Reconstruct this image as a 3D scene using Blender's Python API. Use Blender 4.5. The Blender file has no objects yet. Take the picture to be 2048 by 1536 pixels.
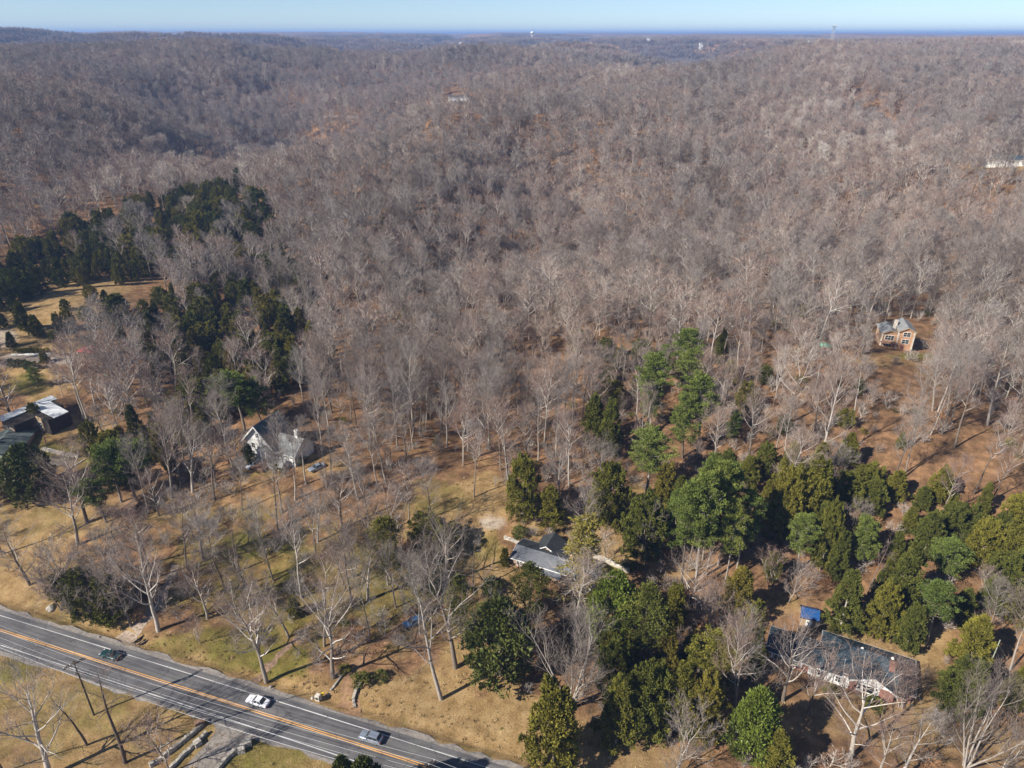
import bpy, bmesh, math, random
import numpy as np
from mathutils import Vector, Matrix, noise as mnoise
R = math.radians
S = bpy.context.scene
COL = S.collection

# ------------------------------------------------------------------ camera
CAM_H, PITCH, FPX = 118.0, R(26.4), 1409.0          # FPX: focal length in pixels of the 2048 px wide photograph
cam = bpy.data.cameras.new('camera'); cam.sensor_width = 36.0; cam.lens = 36.0 * FPX / 2048
cam.clip_start = 1.0; cam.clip_end = 60000
co = bpy.data.objects.new('camera', cam); COL.objects.link(co)
co.location = (0, 0, CAM_H); co.rotation_euler = (R(90) - PITCH, 0, 0)
S.camera = co
S.render.resolution_x, S.render.resolution_y = 1024, 768

# ------------------------------------------------------------------ sky, sun, exposure
SUN_EL = R(37); SUN_AZ = math.atan2(-.51, -.86)      # direction towards the sun on the ground: left and behind the camera
w = bpy.data.worlds.new('World'); S.world = w; w.use_nodes = True
nt = w.node_tree; nt.nodes.clear()
sky = nt.nodes.new('ShaderNodeTexSky'); sky.sky_type = 'NISHITA'; sky.sun_disc = False
sky.sun_elevation = SUN_EL; sky.sun_rotation = R(90) - SUN_AZ
sky.altitude = 0; sky.air_density = .6; sky.dust_density = 0.04; sky.ozone_density = 3.0
bg = nt.nodes.new('ShaderNodeBackground'); bg.inputs['Strength'].default_value = 0.078
wo = nt.nodes.new('ShaderNodeOutputWorld')
nt.links.new(sky.outputs[0], bg.inputs[0]); nt.links.new(bg.outputs[0], wo.inputs[0])
sun = bpy.data.lights.new('sun', 'SUN'); sun.energy = 5.0; sun.angle = R(0.5); sun.color = (1.0, .93, .82)
so = bpy.data.objects.new('sun', sun); COL.objects.link(so)
sd = Vector((math.cos(SUN_AZ) * math.cos(SUN_EL), math.sin(SUN_AZ) * math.cos(SUN_EL), math.sin(SUN_EL)))
so.rotation_euler = sd.to_track_quat('Z', 'Y').to_euler(); so.location = sd * 300 + Vector((0, 150, 0))
S.view_settings.view_transform = 'Standard'; S.view_settings.look = 'None'
S.view_settings.exposure = 0.68; S.view_settings.gamma = 1.0
S.cycles.max_bounces = 4; S.cycles.diffuse_bounces = 2; S.cycles.glossy_bounces = 2
S.cycles.transparent_max_bounces = 4; S.cycles.volume_bounces = 0
S.cycles.use_denoising = True

# ------------------------------------------------------------------ projection maths
SP, CP = math.sin(PITCH), math.cos(PITCH)
def ray(u, v):
    x = (u - 1024) / FPX; y = (768 - v) / FPX
    return x, CP + y * SP, -SP + y * CP
def plane_pt(u, v, z=0.0):
    x, y, dz = ray(u, v); t = (z - CAM_H) / dz
    return x * t, y * t
def project(X, Y, Z):
    dz = Z - CAM_H
    d = Y * CP - dz * SP; up = Y * SP + dz * CP
    return 1024 + FPX * X / d, 768 - FPX * up / d, d

# ------------------------------------------------------------------ numpy value noise
_rs = np.random.RandomState(7)
_PERM = _rs.rand(256, 256)
def vnoise(x, y):
    xi = np.floor(x).astype(int); yi = np.floor(y).astype(int); fx = x - xi; fy = y - yi
    fx = fx * fx * (3 - 2 * fx); fy = fy * fy * (3 - 2 * fy)
    a = _PERM[xi & 255, yi & 255]; b = _PERM[(xi + 1) & 255, yi & 255]
    c = _PERM[xi & 255, (yi + 1) & 255]; d = _PERM[(xi + 1) & 255, (yi + 1) & 255]
    return (a * (1 - fx) + b * fx) * (1 - fy) + (c * (1 - fx) + d * fx) * fy
def fbm(x, y, o=4):
    s = 0; a = .5; t = 0
    for i in range(o):
        s = s + a * vnoise(x * 2 ** i + 17 * i, y * 2 ** i - 9 * i); t += a; a *= .5
    return s / t
def sstep(a, b, x):
    t = np.clip((x - a) / (b - a), 0, 1); return t * t * (3 - 2 * t)

# ------------------------------------------------------------------ terrain
# (u, v, forward distance, metres to take off for the canopy): the ground height seen at that pixel at that distance
CTRL = [
 (0, 1000, 156, 0), (0, 900, 176, 0), (60, 830, 196, 0), (20, 715, 231, 0), (170, 711, 231, 0), (130, 600, 280, 0), (30, 640, 262, 0),
 (240, 800, 205, 0), (300, 950, 166, 0), (520, 915, 170, 0), (560, 800, 200, 0), (350, 700, 245, 8), (450, 600, 290, 10),
 (700, 800, 205, 0), (650, 950, 160, 0), (300, 1100, 137, 0), (800, 1000, 152, 0), (940, 845, 196, 0), (1000, 1000, 150, 0),
 (900, 650, 255, 6), (700, 560, 300, 10), (800, 450, 370, 9), (970, 500, 350, 24), (1150, 480, 375, 26), (1190, 400, 440, 26),
 (1020, 740, 225, 3), (1240, 900, 172, 0), (1240, 740, 214, 0), (1400, 880, 172, 0), (1600, 900, 162, 0), (1900, 900, 158, 0), (1480, 760, 200, 0),
 (1790, 700, 223, 0), (1648, 700, 218, 0), (2040, 740, 205, 4), (1500, 620, 262, 4), (1800, 560, 300, 8), (1330, 580, 290, 3),
 (1500, 450, 390, 14), (1800, 430, 400, 14), (2010, 335, 425, 6), (1330, 330, 520, 8), (1600, 320, 540, 14), (1740, 240, 745, 6), (2030, 240, 660, 14),
 (1500, 190, 830, 16), (1900, 180, 850, 16), (1250, 210, 760, 16), (1060, 168, 960, 16), (920, 206, 700, 3), (820, 226, 640, 6), (900, 250, 560, 14),
 (700, 300, 520, 12), (500, 350, 450, 12), (400, 385, 410, 13), (200, 465, 355, 14), (50, 500, 330, 14),
 (850, 330, 480, 10), (600, 420, 400, 14), (1050, 260, 590, 16), (1130, 330, 520, 30)]
CW = [(-60, 100, 0), (0, 80, 0), (60, 62, 0), (-140, 128, 0), (120, 50, 0), (-80, 60, -1), (0, 40, -1), (-60, 130, 1.5), (-30, 115, 1),
      (0, 107, 1.2), (50, 92, .8), (40, 112, 1.5), (75, 104, .6), (75, 92, .3), (100, 90, 1), (64, 118, 1.2), (100, 115, 5), (-100, 135, 2), (10, 131, 4), (22, 130, 4.5), (-20, 128, 3),
      (12, 142, 6), (50, 135, 8),
      (-300, 500, 30), (-560, 700, 58), (-400, 620, 58), (-325, 610, 46), (-215, 590, -4), (-120, 640, -4), (-250, 720, -6), (-340, 760, 34), (-300, 900, 14), (0, 800, 16), (-120, 900, 20),
      (-520, 950, 50), (-300, 1200, 20), (-200, 1230, 8), (-450, 1250, 66), (-150, 1450, 62), (-700, 1300, 62), (330, 1300, 24), (160, 1150, 12), (230, 1480, 40), (450, 1230, 64), (560, 1500, 84), (400, 1040, 58), (20, 1130, 16), (0, 1330, 50), (600, 1250, 62), (500, 1000, 52),
      (900, 1400, 82), (650, 1700, 88), (1200, 1700, 92), (-600, 1800, 62), (0, 1900, 74), (-1200, 1800, 90),
      (300, 300, 30), (330, 420, 40), (-300, 250, 20), (200, 120, 12)]
pts = []
for u, v, Yd, off in CTRL:
    x, y, dz = ray(u, v); t = Yd / y
    pts.append((x * t, Yd, CAM_H + dz * t - off))
pts = np.array(pts + CW, float)
_K = 250.0
def _phi(r2): return r2 * np.log(r2 + 1e-9)
_P = pts[:, :2] / _K
_A = _phi(((_P[:, None] - _P[None]) ** 2).sum(-1)) + np.eye(len(_P)) * 0.004
_Q = np.c_[np.ones(len(_P)), _P]
_M = np.block([[_A, _Q], [_Q.T, np.zeros((3, 3))]])
_sol = np.linalg.solve(_M, np.r_[pts[:, 2], np.zeros(3)])
_w, _a = _sol[:-3], _sol[-3:]
def tps(X, Y):
    x = X / _K; y = Y / _K; out = _a[0] + _a[1] * x + _a[2] * y
    for (px, py), wi in zip(_P, _w):
        out = out + wi * _phi((x - px) ** 2 + (y - py) ** 2)
    return out
# road centre line from the yellow line of the photograph
_yl = np.array([plane_pt(u, v) for u, v in [(0, 1260), (150, 1307.5), (300, 1354.7), (480, 1412), (680, 1477), (851, 1532)]])
_rc = np.polyfit(_yl[:, 0], _yl[:, 1], 2)
def road_y(X): return np.polyval(_rc, X)
def road_slope(X): return np.polyval(np.polyder(_rc), X)
def road_d(X, Y):                                     # signed distance from the centre line, + on the far side
    return (Y - road_y(X)) / np.sqrt(1 + road_slope(X) ** 2)
def hgt(X, Y):
    X = np.asarray(X, float); Y = np.asarray(Y, float)
    r = np.hypot(X, Y)
    near = tps(X, Y) + (fbm(X / 30, Y / 30, 3) - .5) * np.clip((r - 110) / 120, 0, 1.6) * 1.6
    k = sstep(420, 1100, r)
    rid = np.abs(fbm(X / 520 + 3.3, Y / 620 + 8.1, 4) - .5) * 2
    near = near - k * 58 * (1 - sstep(0.0, .30, rid)) + k * 18
    rid2 = np.abs(fbm(X / 900 + 31, Y / 1100 + 5, 4) - .5) * 2
    far = 74 + 26 * fbm(X / 1500 + 5, Y / 1500, 2) - 85 * (1 - sstep(.0, .34, rid2)) + sstep(4500, 9000, r) * (14 + 34 * fbm(X / 3500, Y / 6000 + 2, 2))
    far = far + 26 * np.exp(-((X + 1100) / 1100) ** 4 - ((Y - 2350) / 420) ** 2) + 26 * sstep(7000, 9000, r) * sstep(500, -4500, X)
    far = far + 26 * np.exp(-((r - 6600) / 1000) ** 2) * (.55 + .9 * fbm(X / 1300 + 9, Y / 1800, 3)) + 10 * np.exp(-((r - 4300) / 500) ** 2) * (fbm(X / 800, Y / 800 + 4, 3) > .5)
    kf = sstep(1350, 2100, r)
    z = near * (1 - kf) + far * kf
    d = road_d(X, Y)
    ad = np.abs(d)
    flat = 1 - sstep(6.5, 13.0, ad)
    z = z * (1 - flat) + (-0.06 - .9 * np.exp(-((d - 7.4) / 1.2) ** 2) * (fbm(X / 9, Y / 9, 2) + .3)) * flat
    return z
def H1(x, y): return float(hgt(np.array([x]), np.array([y]))[0])
_T = np.exp(np.linspace(math.log(60), math.log(4000), 900))
def at(u, v):
    x, y, dz = ray(u, v)
    X = x * _T; Y = y * _T; Z = CAM_H + dz * _T
    g = hgt(X, Y) - Z
    i = np.argmax(g > 0)
    if g[i] <= 0: i = len(_T) - 1
    a, b = g[i - 1], g[i]
    t = _T[i - 1] + (_T[i] - _T[i - 1]) * (-a / (b - a) if b != a else 0)
    X, Y = x * t, y * t
    return Vector((X, Y, H1(X, Y)))

# ------------------------------------------------------------------ object helpers
def mk_mesh(name, V, tris=None, quads=None, mat=None, smooth=False, matidx=None):
    me = bpy.data.meshes.new(name)
    V = np.asarray(V, np.float32)
    T_ = np.asarray(tris if tris is not None else np.zeros((0, 3)), np.int32).reshape(-1, 3)
    Q_ = np.asarray(quads if quads is not None else np.zeros((0, 4)), np.int32).reshape(-1, 4)
    me.vertices.add(len(V)); me.vertices.foreach_set('co', V.ravel())
    nl = T_.size + Q_.size
    me.loops.add(nl); me.loops.foreach_set('vertex_index', np.r_[T_.ravel(), Q_.ravel()].astype(np.int32))
    me.polygons.add(len(T_) + len(Q_))
    me.polygons.foreach_set('loop_start', np.r_[np.arange(len(T_)) * 3, len(T_) * 3 + np.arange(len(Q_)) * 4].astype(np.int32))
    me.update(calc_edges=True); me.validate()
    if smooth: me.polygons.foreach_set('use_smooth', np.ones(len(me.polygons), bool))
    if mat: me.materials.append(mat)
    return me
def tag(o, label=None, cat=None, group=None, kind=None):
    if label: o['label'] = label
    if cat: o['category'] = cat
    if group: o['group'] = group
    if kind: o['kind'] = kind
    return o
def link(name, me, parent=None, loc=None):
    o = bpy.data.objects.new(name, me); COL.objects.link(o)
    if parent is not None: o.parent = parent
    if loc is not None: o.location = loc
    return o
def thing(name, label, cat, loc, rz=0, group=None):
    o = bpy.data.objects.new(name, None); COL.objects.link(o); o.location = loc; o.rotation_euler = (0, 0, rz)
    o.empty_display_size = .5
    return tag(o, label, cat, group)
def copy_tree(o, parent=None):
    c = o.copy(); COL.objects.link(c)
    if parent is not None: c.parent = parent
    for ch in o.children: copy_tree(ch, c)
    return c

# ------------------------------------------------------------------ materials
def new_mat(name):
    m = bpy.data.materials.new(name); m.use_nodes = True
    n = m.node_tree.nodes; b = n['Principled BSDF']
    b.inputs['Specular IOR Level'].default_value = .25
    return m, n, m.node_tree.links, b
def ramp(n, stops):
    r = n.new('ShaderNodeValToRGB'); e = r.color_ramp.elements
    while len(e) < len(stops): e.new(.5)
    for el, (p, c) in zip(e, stops): el.position = p; el.color = (*c, 1)
    return r
def flat_mat(name, col, rough=.6, var=.12, scale=3.0, metal=0, spec=.3, bump=0):
    m, n, l, b = new_mat(name)
    tc = n.new('ShaderNodeTexCoord'); nz = n.new('ShaderNodeTexNoise'); nz.inputs['Scale'].default_value = scale; nz.inputs['Detail'].default_value = 5
    l.new(tc.outputs['Object'], nz.inputs['Vector'])
    r = ramp(n, [(.3, [c * (1 - var) for c in col]), (.7, [min(1, c * (1 + var)) for c in col])])
    l.new(nz.outputs['Fac'], r.inputs[0]); l.new(r.outputs[0], b.inputs['Base Color'])
    b.inputs['Roughness'].default_value = rough; b.inputs['Metallic'].default_value = metal; b.inputs['Specular IOR Level'].default_value = spec
    if bump:
        bp = n.new('ShaderNodeBump'); bp.inputs['Strength'].default_value = bump; bp.inputs['Distance'].default_value = .05
        l.new(nz.outputs['Fac'], bp.inputs['Height']); l.new(bp.outputs[0], b.inputs['Normal'])
    return m
def tree_mat(name, stops, lscale=.011, rough=.8, nscale=.35, nmix=.35, ncols=((.7, .7, .7), (1.2, 1.2, 1.2)), loc_amt=.5, spec=.15):
    """colour from the tree's own random value and its stand (noise over its place), varied by clump"""
    m, n, l, b = new_mat(name)
    oi = n.new('ShaderNodeObjectInfo'); ln = n.new('ShaderNodeTexNoise'); ln.inputs['Scale'].default_value = lscale; ln.inputs['Detail'].default_value = 2
    l.new(oi.outputs['Location'], ln.inputs['Vector'])
    a = n.new('ShaderNodeMapRange'); a.inputs[1].default_value = .33; a.inputs[2].default_value = .67
    l.new(ln.outputs['Fac'], a.inputs[0])
    mx = n.new('ShaderNodeMath'); mx.operation = 'MULTIPLY'; mx.inputs[1].default_value = loc_amt; l.new(a.outputs[0], mx.inputs[0])
    my = n.new('ShaderNodeMath'); my.operation = 'MULTIPLY_ADD'; my.inputs[1].default_value = 1 - loc_amt
    l.new(oi.outputs['Random'], my.inputs[0]); l.new(mx.outputs[0], my.inputs[2])
    r = ramp(n, stops); l.new(my.outputs[0], r.inputs[0])
    tc = n.new('ShaderNodeTexCoord'); nz = n.new('ShaderNodeTexNoise'); nz.inputs['Scale'].default_value = nscale; nz.inputs['Detail'].default_value = 3
    l.new(tc.outputs['Object'], nz.inputs['Vector'])
    r2 = ramp(n, [(.32, ncols[0]), (.68, ncols[1])]); l.new(nz.outputs['Fac'], r2.inputs[0])
    mix = n.new('ShaderNodeMix'); mix.data_type = 'RGBA'; mix.blend_type = 'MULTIPLY'; mix.inputs[0].default_value = nmix
    l.new(r.outputs[0], mix.inputs[6]); l.new(r2.outputs[0], mix.inputs[7]); l.new(mix.outputs[2], b.inputs['Base Color'])
    b.inputs['Roughness'].default_value = rough; b.inputs['Specular IOR Level'].default_value = spec
    return m
M = {}
M['bark'] = tree_mat('bark', [(0, (.1, .08, .065)), (.35, (.19, .155, .125)), (.7, (.31, .265, .22)), (1, (.55, .5, .44))], nscale=1.6, nmix=.5, loc_amt=.15)
M['twigs'] = tree_mat('twigs', [(0, (.09, .068, .055)), (.2, (.18, .142, .12)), (.45, (.30, .262, .236)), (.62, (.265, .18, .145)), (.8, (.38, .3, .25)), (1, (.5, .45, .4))], lscale=.006, nscale=.2, nmix=.3, loc_amt=.55)
M['limbs'] = tree_mat('limbs', [(0, (.22, .18, .15)), (.3, (.4, .355, .315)), (.65, (.56, .51, .46)), (1, (.7, .65, .59))], nscale=.6, nmix=.3, loc_amt=.2)
M['pale_bark'] = tree_mat('pale_bark', [(0, (.27, .235, .2)), (1, (.44, .395, .35))], nscale=1.2, nmix=.6, loc_amt=.1)
M['dark_bark'] = tree_mat('dark_bark', [(0, (.11, .085, .07)), (1, (.19, .15, .12))], nscale=1.2, nmix=.5, loc_amt=.1)
M['cedar'] = tree_mat('cedar_leaves', [(0, (.07, .083, .018)), (.35, (.115, .124, .024)), (.7, (.185, .168, .028)), (1, (.2, .155, .035))], nscale=.5, nmix=.8, ncols=((.6, .62, .6), (1.35, 1.3, 1.2)), loc_amt=.35)
M['pine'] = tree_mat('pine_needles', [(0, (.1, .135, .03)), (.5, (.145, .175, .04)), (1, (.21, .21, .045))], nscale=.6, nmix=.8, ncols=((.6, .65, .6), (1.3, 1.3, 1.2)), loc_amt=.2)
M['magnolia'] = tree_mat('magnolia_leaves', [(0, (.05, .07, .018)), (.5, (.075, .095, .022)), (1, (.13, .14, .03))], rough=.5, nscale=1.2, nmix=.7, loc_amt=.05, spec=.3)
M['magnolia_bright'] = tree_mat('bright_magnolia_leaves', [(0, (.14, .18, .025)), (1, (.17, .21, .035))], rough=.5, nscale=1.2, nmix=.7, loc_amt=.05, spec=.5)
M['hemlock'] = tree_mat('hemlock_needles', [(0, (.2, .17, .05)), (1, (.24, .2, .06))], nscale=.3, nmix=.8, ncols=((.8, .72, .75), (1.1, 1.15, .7)), loc_amt=.05)

# ------------------------------------------------------------------ ground cover (kind of ground at each place)
# blobs: (u, v, ru, rv, strength) on the ground; channels: dry grass, green grass, gravel / bare soil
DRY = [(640, 1180, 340, 130, .25), (420, 1000, 150, 40, .45), (880, 1450, 190, 110, 1), (760, 1400, 90, 60, .9), (1010, 1480, 110, 90, 1), (960, 1330, 90, 70, .8), (1250, 1520, 150, 40, .7), (1150, 1490, 80, 60, .8),
       (1780, 1290, 130, 50, .9), (1860, 1380, 50, 80, 1), (1640, 1250, 60, 25, .4), (1560, 1215, 60, 22, .5), (980, 1000, 90, 50, 1), (930, 1100, 90, 70, .8), (1010, 1190, 60, 60, .9),
       (1080, 1060, 70, 25, .8), (1235, 1085, 75, 45, .9), (1200, 1110, 60, 30, .9), (60, 1050, 140, 60, .9), (170, 1030, 90, 40, .8), (80, 1180, 190, 70, .9), (180, 1240, 130, 50, .8),
       (20, 1400, 200, 90, .7), (150, 1450, 160, 80, .8), (350, 1400, 120, 60, .7), (560, 1500, 150, 60, .9), (400, 1300, 150, 40, .6), (520, 1330, 90, 50, .6), (640, 1380, 70, 30, .6),
       (130, 600, 120, 38, 1), (60, 640, 90, 40, 1), (60, 690, 110, 30, 1), (170, 580, 90, 20, 1), (60, 760, 90, 40, .8), (170, 880, 70, 50, .8), (120, 950, 70, 25, .6),
       (820, 1050, 120, 50, .7), (1900, 1480, 200, 60, .5), (1700, 1430, 200, 50, .45), (1120, 1120, 40, 30, .7), (500, 950, 80, 25, .5), (1270, 985, 40, 20, .9), (640, 930, 60, 25, .6),
       (1800, 720, 120, 14, .5), (260, 560, 60, 20, .4), (1340, 1130, 60, 40, .5), (920, 212, 60, 6, 1), (780, 230, 40, 3, .6), (2000, 335, 60, 8, .9), (760, 1270, 80, 60, .4)]
GRN = [(640, 1180, 330, 110, .6), (430, 1060, 160, 60, .4), (520, 1090, 70, 30, .9), (430, 1130, 120, 35, .6), (480, 1290, 110, 50, .8), (560, 1320, 60, 40, .9), (370, 1290, 70, 30, .7), (900, 1080, 50, 40, .6), (880, 1160, 60, 50, .7), (930, 1240, 60, 40, .5),
       (1225, 1142, 30, 22, 1), (1205, 1130, 25, 12, .8), (860, 1000, 80, 40, .45), (100, 900, 70, 25, .8), (180, 900, 50, 40, .6), (80, 1040, 100, 40, .3), (560, 1500, 110, 60, .7), (520, 1530, 90, 30, .8),
       (20, 1340, 60, 30, .7), (270, 1360, 60, 40, .4), (170, 1400, 110, 60, .45), (60, 770, 50, 25, .7), (510, 940, 60, 25, .5), (1840, 712, 60, 8, .9), (1700, 1250, 40, 20, .4), (970, 1090, 40, 30, .6), (100, 1250, 120, 30, .4), (730, 1130, 90, 50, .35)]
GRV = [(60, 712, 60, 9, 1), (15, 728, 30, 6, .8), (985, 1045, 28, 13, .62), (130, 722, 40, 8, .7), (5, 680, 30, 20, .6), (160, 712, 40, 8, .5), (120, 925, 40, 8, .7), (1160, 1000, 20, 10, .2)]
def cover(X, Y, Z):
    u, v, d = project(X, Y, Z)
    ok = d > 5
    out = []
    wob = (fbm(X / 6, Y / 6, 3) - .5)
    wob2 = (fbm(X / 2.2 + 40, Y / 2.2, 3) - .5)
    for L in (DRY, GRN, GRV):
        a = np.zeros_like(u)
        for bu, bv, ru, rv, s in L:
            q = np.sqrt(((u - bu) / ru) ** 2 + ((v - bv) / rv) ** 2)
            a = np.maximum(a, s * (1 - sstep(.65, 1.25, q + wob * .9 + wob2 * .4)))
        out.append(np.where(ok, a, 0))
    rd = road_d(X, Y)
    verge = 1 - sstep(5, 14, np.abs(rd) + wob * 6)
    out[0] = np.maximum(out[0], verge * .9)
    south = sstep(-3, -9, rd)
    out[0] = np.maximum(out[0], south * .65); out[1] = np.maximum(out[1], south * .35 * (wob > 0))
    out[1] = np.maximum(out[1], verge * .35 * sstep(.0, .2, wob))
    return out

def build_ground():
    nr, na = 900, 560
    r = np.exp(np.linspace(math.log(28), math.log(40000), nr)); az = np.linspace(R(-62), R(62), na)
    RR, AA = np.meshgrid(r, az, indexing='ij')
    X = (RR * np.sin(AA)).ravel(); Y = (RR * np.cos(AA)).ravel()
    Z = hgt(X, Y)
    i = np.arange(nr - 1)[:, None] * na + np.arange(na - 1)[None]
    q = np.stack([i, i + 1, i + na + 1, i + na], -1).reshape(-1, 4)[:, ::-1]
    me = mk_mesh('ground', np.c_[X, Y, Z], quads=q, smooth=True)
    c = cover(X, Y, Z)
    at_ = me.color_attributes.new('cover', 'FLOAT_COLOR', 'POINT')
    col = np.ones((len(X), 4), np.float32); col[:, 0], col[:, 1], col[:, 2] = c
    at_.data.foreach_set('color', col.ravel())
    m, n, l, b = new_mat('ground')
    tc = n.new('ShaderNodeTexCoord')
    def nz(scale, detail=4, rough=.6):
        t = n.new('ShaderNodeTexNoise'); t.inputs['Scale'].default_value = scale; t.inputs['Detail'].default_value = detail; t.inputs['Roughness'].default_value = rough
        l.new(tc.outputs['Object'], t.inputs['Vector']); return t
    def mixc(fac, a, bb, t='MIX'):
        x = n.new('ShaderNodeMix'); x.data_type = 'RGBA'; x.blend_type = t
        (l.new(fac, x.inputs[0]) if not isinstance(fac, float) else setattr(x.inputs[0], 'default_value', fac))
        for s, i_ in ((a, 6), (bb, 7)):
            (l.new(s, x.inputs[i_]) if not isinstance(s, tuple) else setattr(x.inputs[i_], 'default_value', (*s, 1)))
        return x.outputs[2]
    big = nz(.035, 4); mid = nz(.35, 5); fine = nz(2.6, 6, .75)
    leaf = ramp(n, [(.3, (.11, .068, .04)), (.5, (.21, .125, .068)), (.66, (.34, .2, .108)), (.8, (.3, .21, .135))]); l.new(mid.outputs[0], leaf.inputs[0])
    dry = ramp(n, [(.28, (.2, .13, .055)), (.5, (.33, .225, .105)), (.72, (.43, .31, .16))]); l.new(mid.outputs[0], dry.inputs[0])
    grn = ramp(n, [(.3, (.1, .085, .025)), (.55, (.165, .15, .038)), (.75, (.25, .2, .07))]); l.new(mid.outputs[0], grn.inputs[0])
    grv = ramp(n, [(.3, (.3, .27, .24)), (.7, (.5, .47, .43))]); l.new(mid.outputs[0], grv.inputs[0])
    ca = n.new('ShaderNodeVertexColor'); ca.layer_name = 'cover'; sp = n.new('ShaderNodeSeparateColor'); l.new(ca.outputs[0], sp.inputs[0])
    def soft(ch, th):
        a = n.new('ShaderNodeMath'); a.operation = 'ADD'; l.new(sp.outputs[ch], a.inputs[0])
        s = n.new('ShaderNodeMath'); s.operation = 'MULTIPLY_ADD'; s.inputs[1].default_value = 1.5; s.inputs[2].default_value = -.75; l.new(big2.outputs[0], s.inputs[0]); l.new(s.outputs[0], a.inputs[1])
        mr = n.new('ShaderNodeMapRange'); mr.inputs[1].default_value = th - .38; mr.inputs[2].default_value = th + .38; l.new(a.outputs[0], mr.inputs[0])
        return mr.outputs[0]
    big2 = nz(.16, 6, .7)
    c1 = mixc(soft(0, .45), leaf.outputs[0], dry.outputs[0])
    c2 = mixc(soft(1, .5), c1, grn.outputs[0])
    c3 = mixc(sp.outputs[2], c2, grv.outputs[0])
    fr = ramp(n, [(.25, (.5, .5, .5)), (.5, (1, 1, 1)), (.78, (1.45, 1.4, 1.35))]); l.new(fine.outputs[0], fr.inputs[0])
    br = ramp(n, [(.3, (.82, .82, .85)), (.7, (1.15, 1.1, 1.05))]); l.new(big.outputs[0], br.inputs[0])
    c4 = mixc(1.0, mixc(.85, c3, fr.outputs[0], 'MULTIPLY'), br.outputs[0], 'MULTIPLY')
    l.new(c4, b.inputs['Base Color']); b.inputs['Roughness'].default_value = .95; b.inputs['Specular IOR Level'].default_value = .05
    bp = n.new('ShaderNodeBump'); bp.inputs['Strength'].default_value = .8; bp.inputs['Distance'].default_value = .35
    l.new(fine.outputs[0], bp.inputs['Height']); l.new(bp.outputs[0], b.inputs['Normal'])
    me.materials.append(m)
    tag(link('ground', me), kind='structure')
build_ground()

# ------------------------------------------------------------------ tree shapes
def tube_geo(segs, sides):
    """segs: (p0, p1, r0, r1) -> verts, quads"""
    if not segs: return np.zeros((0, 3)), np.zeros((0, 4), int)
    p0 = np.array([s[0] for s in segs]); p1 = np.array([s[1] for s in segs]); r0 = np.array([s[2] for s in segs]); r1 = np.array([s[3] for s in segs])
    d = p1 - p0; d /= np.linalg.norm(d, axis=1, keepdims=True) + 1e-9
    ref = np.where(np.abs(d[:, 2:3]) > .9, np.array([[1., 0, 0]]), np.array([[0, 0, 1.]]))
    a = np.cross(d, ref); a /= np.linalg.norm(a, axis=1, keepdims=True) + 1e-9; b = np.cross(d, a)
    V = []
    for p, r in ((p0, r0), (p1, r1)):
        for k in range(sides):
            th = 2 * math.pi * k / sides
            V.append(p + (a * math.cos(th) + b * math.sin(th)) * r[:, None])
    V = np.stack(V, 1).reshape(-1, 3)
    base = np.arange(len(segs))[:, None] * 2 * sides
    Q = []
    for k in range(sides):
        k2 = (k + 1) % sides
        Q.append(base + np.array([[k, k2, sides + k2, sides + k]]))
    return V, np.concatenate(Q, 0)
def twig_geo(tw, rng):
    """tw: (p0, p1, width) -> one tapered sliver each"""
    p0 = np.array([t[0] for t in tw]); p1 = np.array([t[1] for t in tw]); w = np.array([t[2] for t in tw])
    d = p1 - p0; rv = rng.normal(size=p0.shape); s = np.cross(d, rv); s /= np.linalg.norm(s, axis=1, keepdims=True) + 1e-9
    V = np.stack([p0 - s * w[:, None] / 2, p0 + s * w[:, None] / 2, p1], 1).reshape(-1, 3)
    return V, np.arange(len(tw) * 3).reshape(-1, 3)
def unit(v): return v / (np.linalg.norm(v) + 1e-9)
class Tree:
    def __init__(s, seed): s.rng = np.random.RandomState(seed); s.t = []; s.b = []; s.f = []; s.tw = []
    def line(s, p, d, L, r0, r1, n, wob, up):
        pts_ = [p]; rs = [r0]; ds = [d]
        for i in range(n):
            d = unit(d + s.rng.normal(size=3) * wob + np.array([0, 0, up])); p = p + d * L / n
            pts_.append(p); ds.append(d); rs.append(r0 + (r1 - r0) * (i + 1) / n)
        return pts_, rs, ds
    def seg(s, store, pts_, rs):
        for i in range(len(pts_) - 1): store.append((pts_[i], pts_[i + 1], rs[i], rs[i + 1]))
    def pick(s, pts_, rs, ds, t):
        x = t * (len(pts_) - 1); i = min(int(x), len(pts_) - 2); f = x - i
        return pts_[i] * (1 - f) + pts_[i + 1] * f, rs[i] * (1 - f) + rs[i + 1] * f, ds[i + 1]
    def side(s, d, ang):
        rv = s.rng.normal(size=3); a = unit(np.cross(d, rv)); return unit(d * math.cos(ang) + a * math.sin(ang))
    def side_at(s, d, ang, az):
        ref = np.array([1., 0, 0]) if abs(d[2]) > .7 else np.array([0, 0, 1.])
        a = unit(np.cross(d, ref)); b = np.cross(d, a)
        return unit(d * math.cos(ang) + (a * math.cos(az) + b * math.sin(az)) * math.sin(ang))
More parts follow.
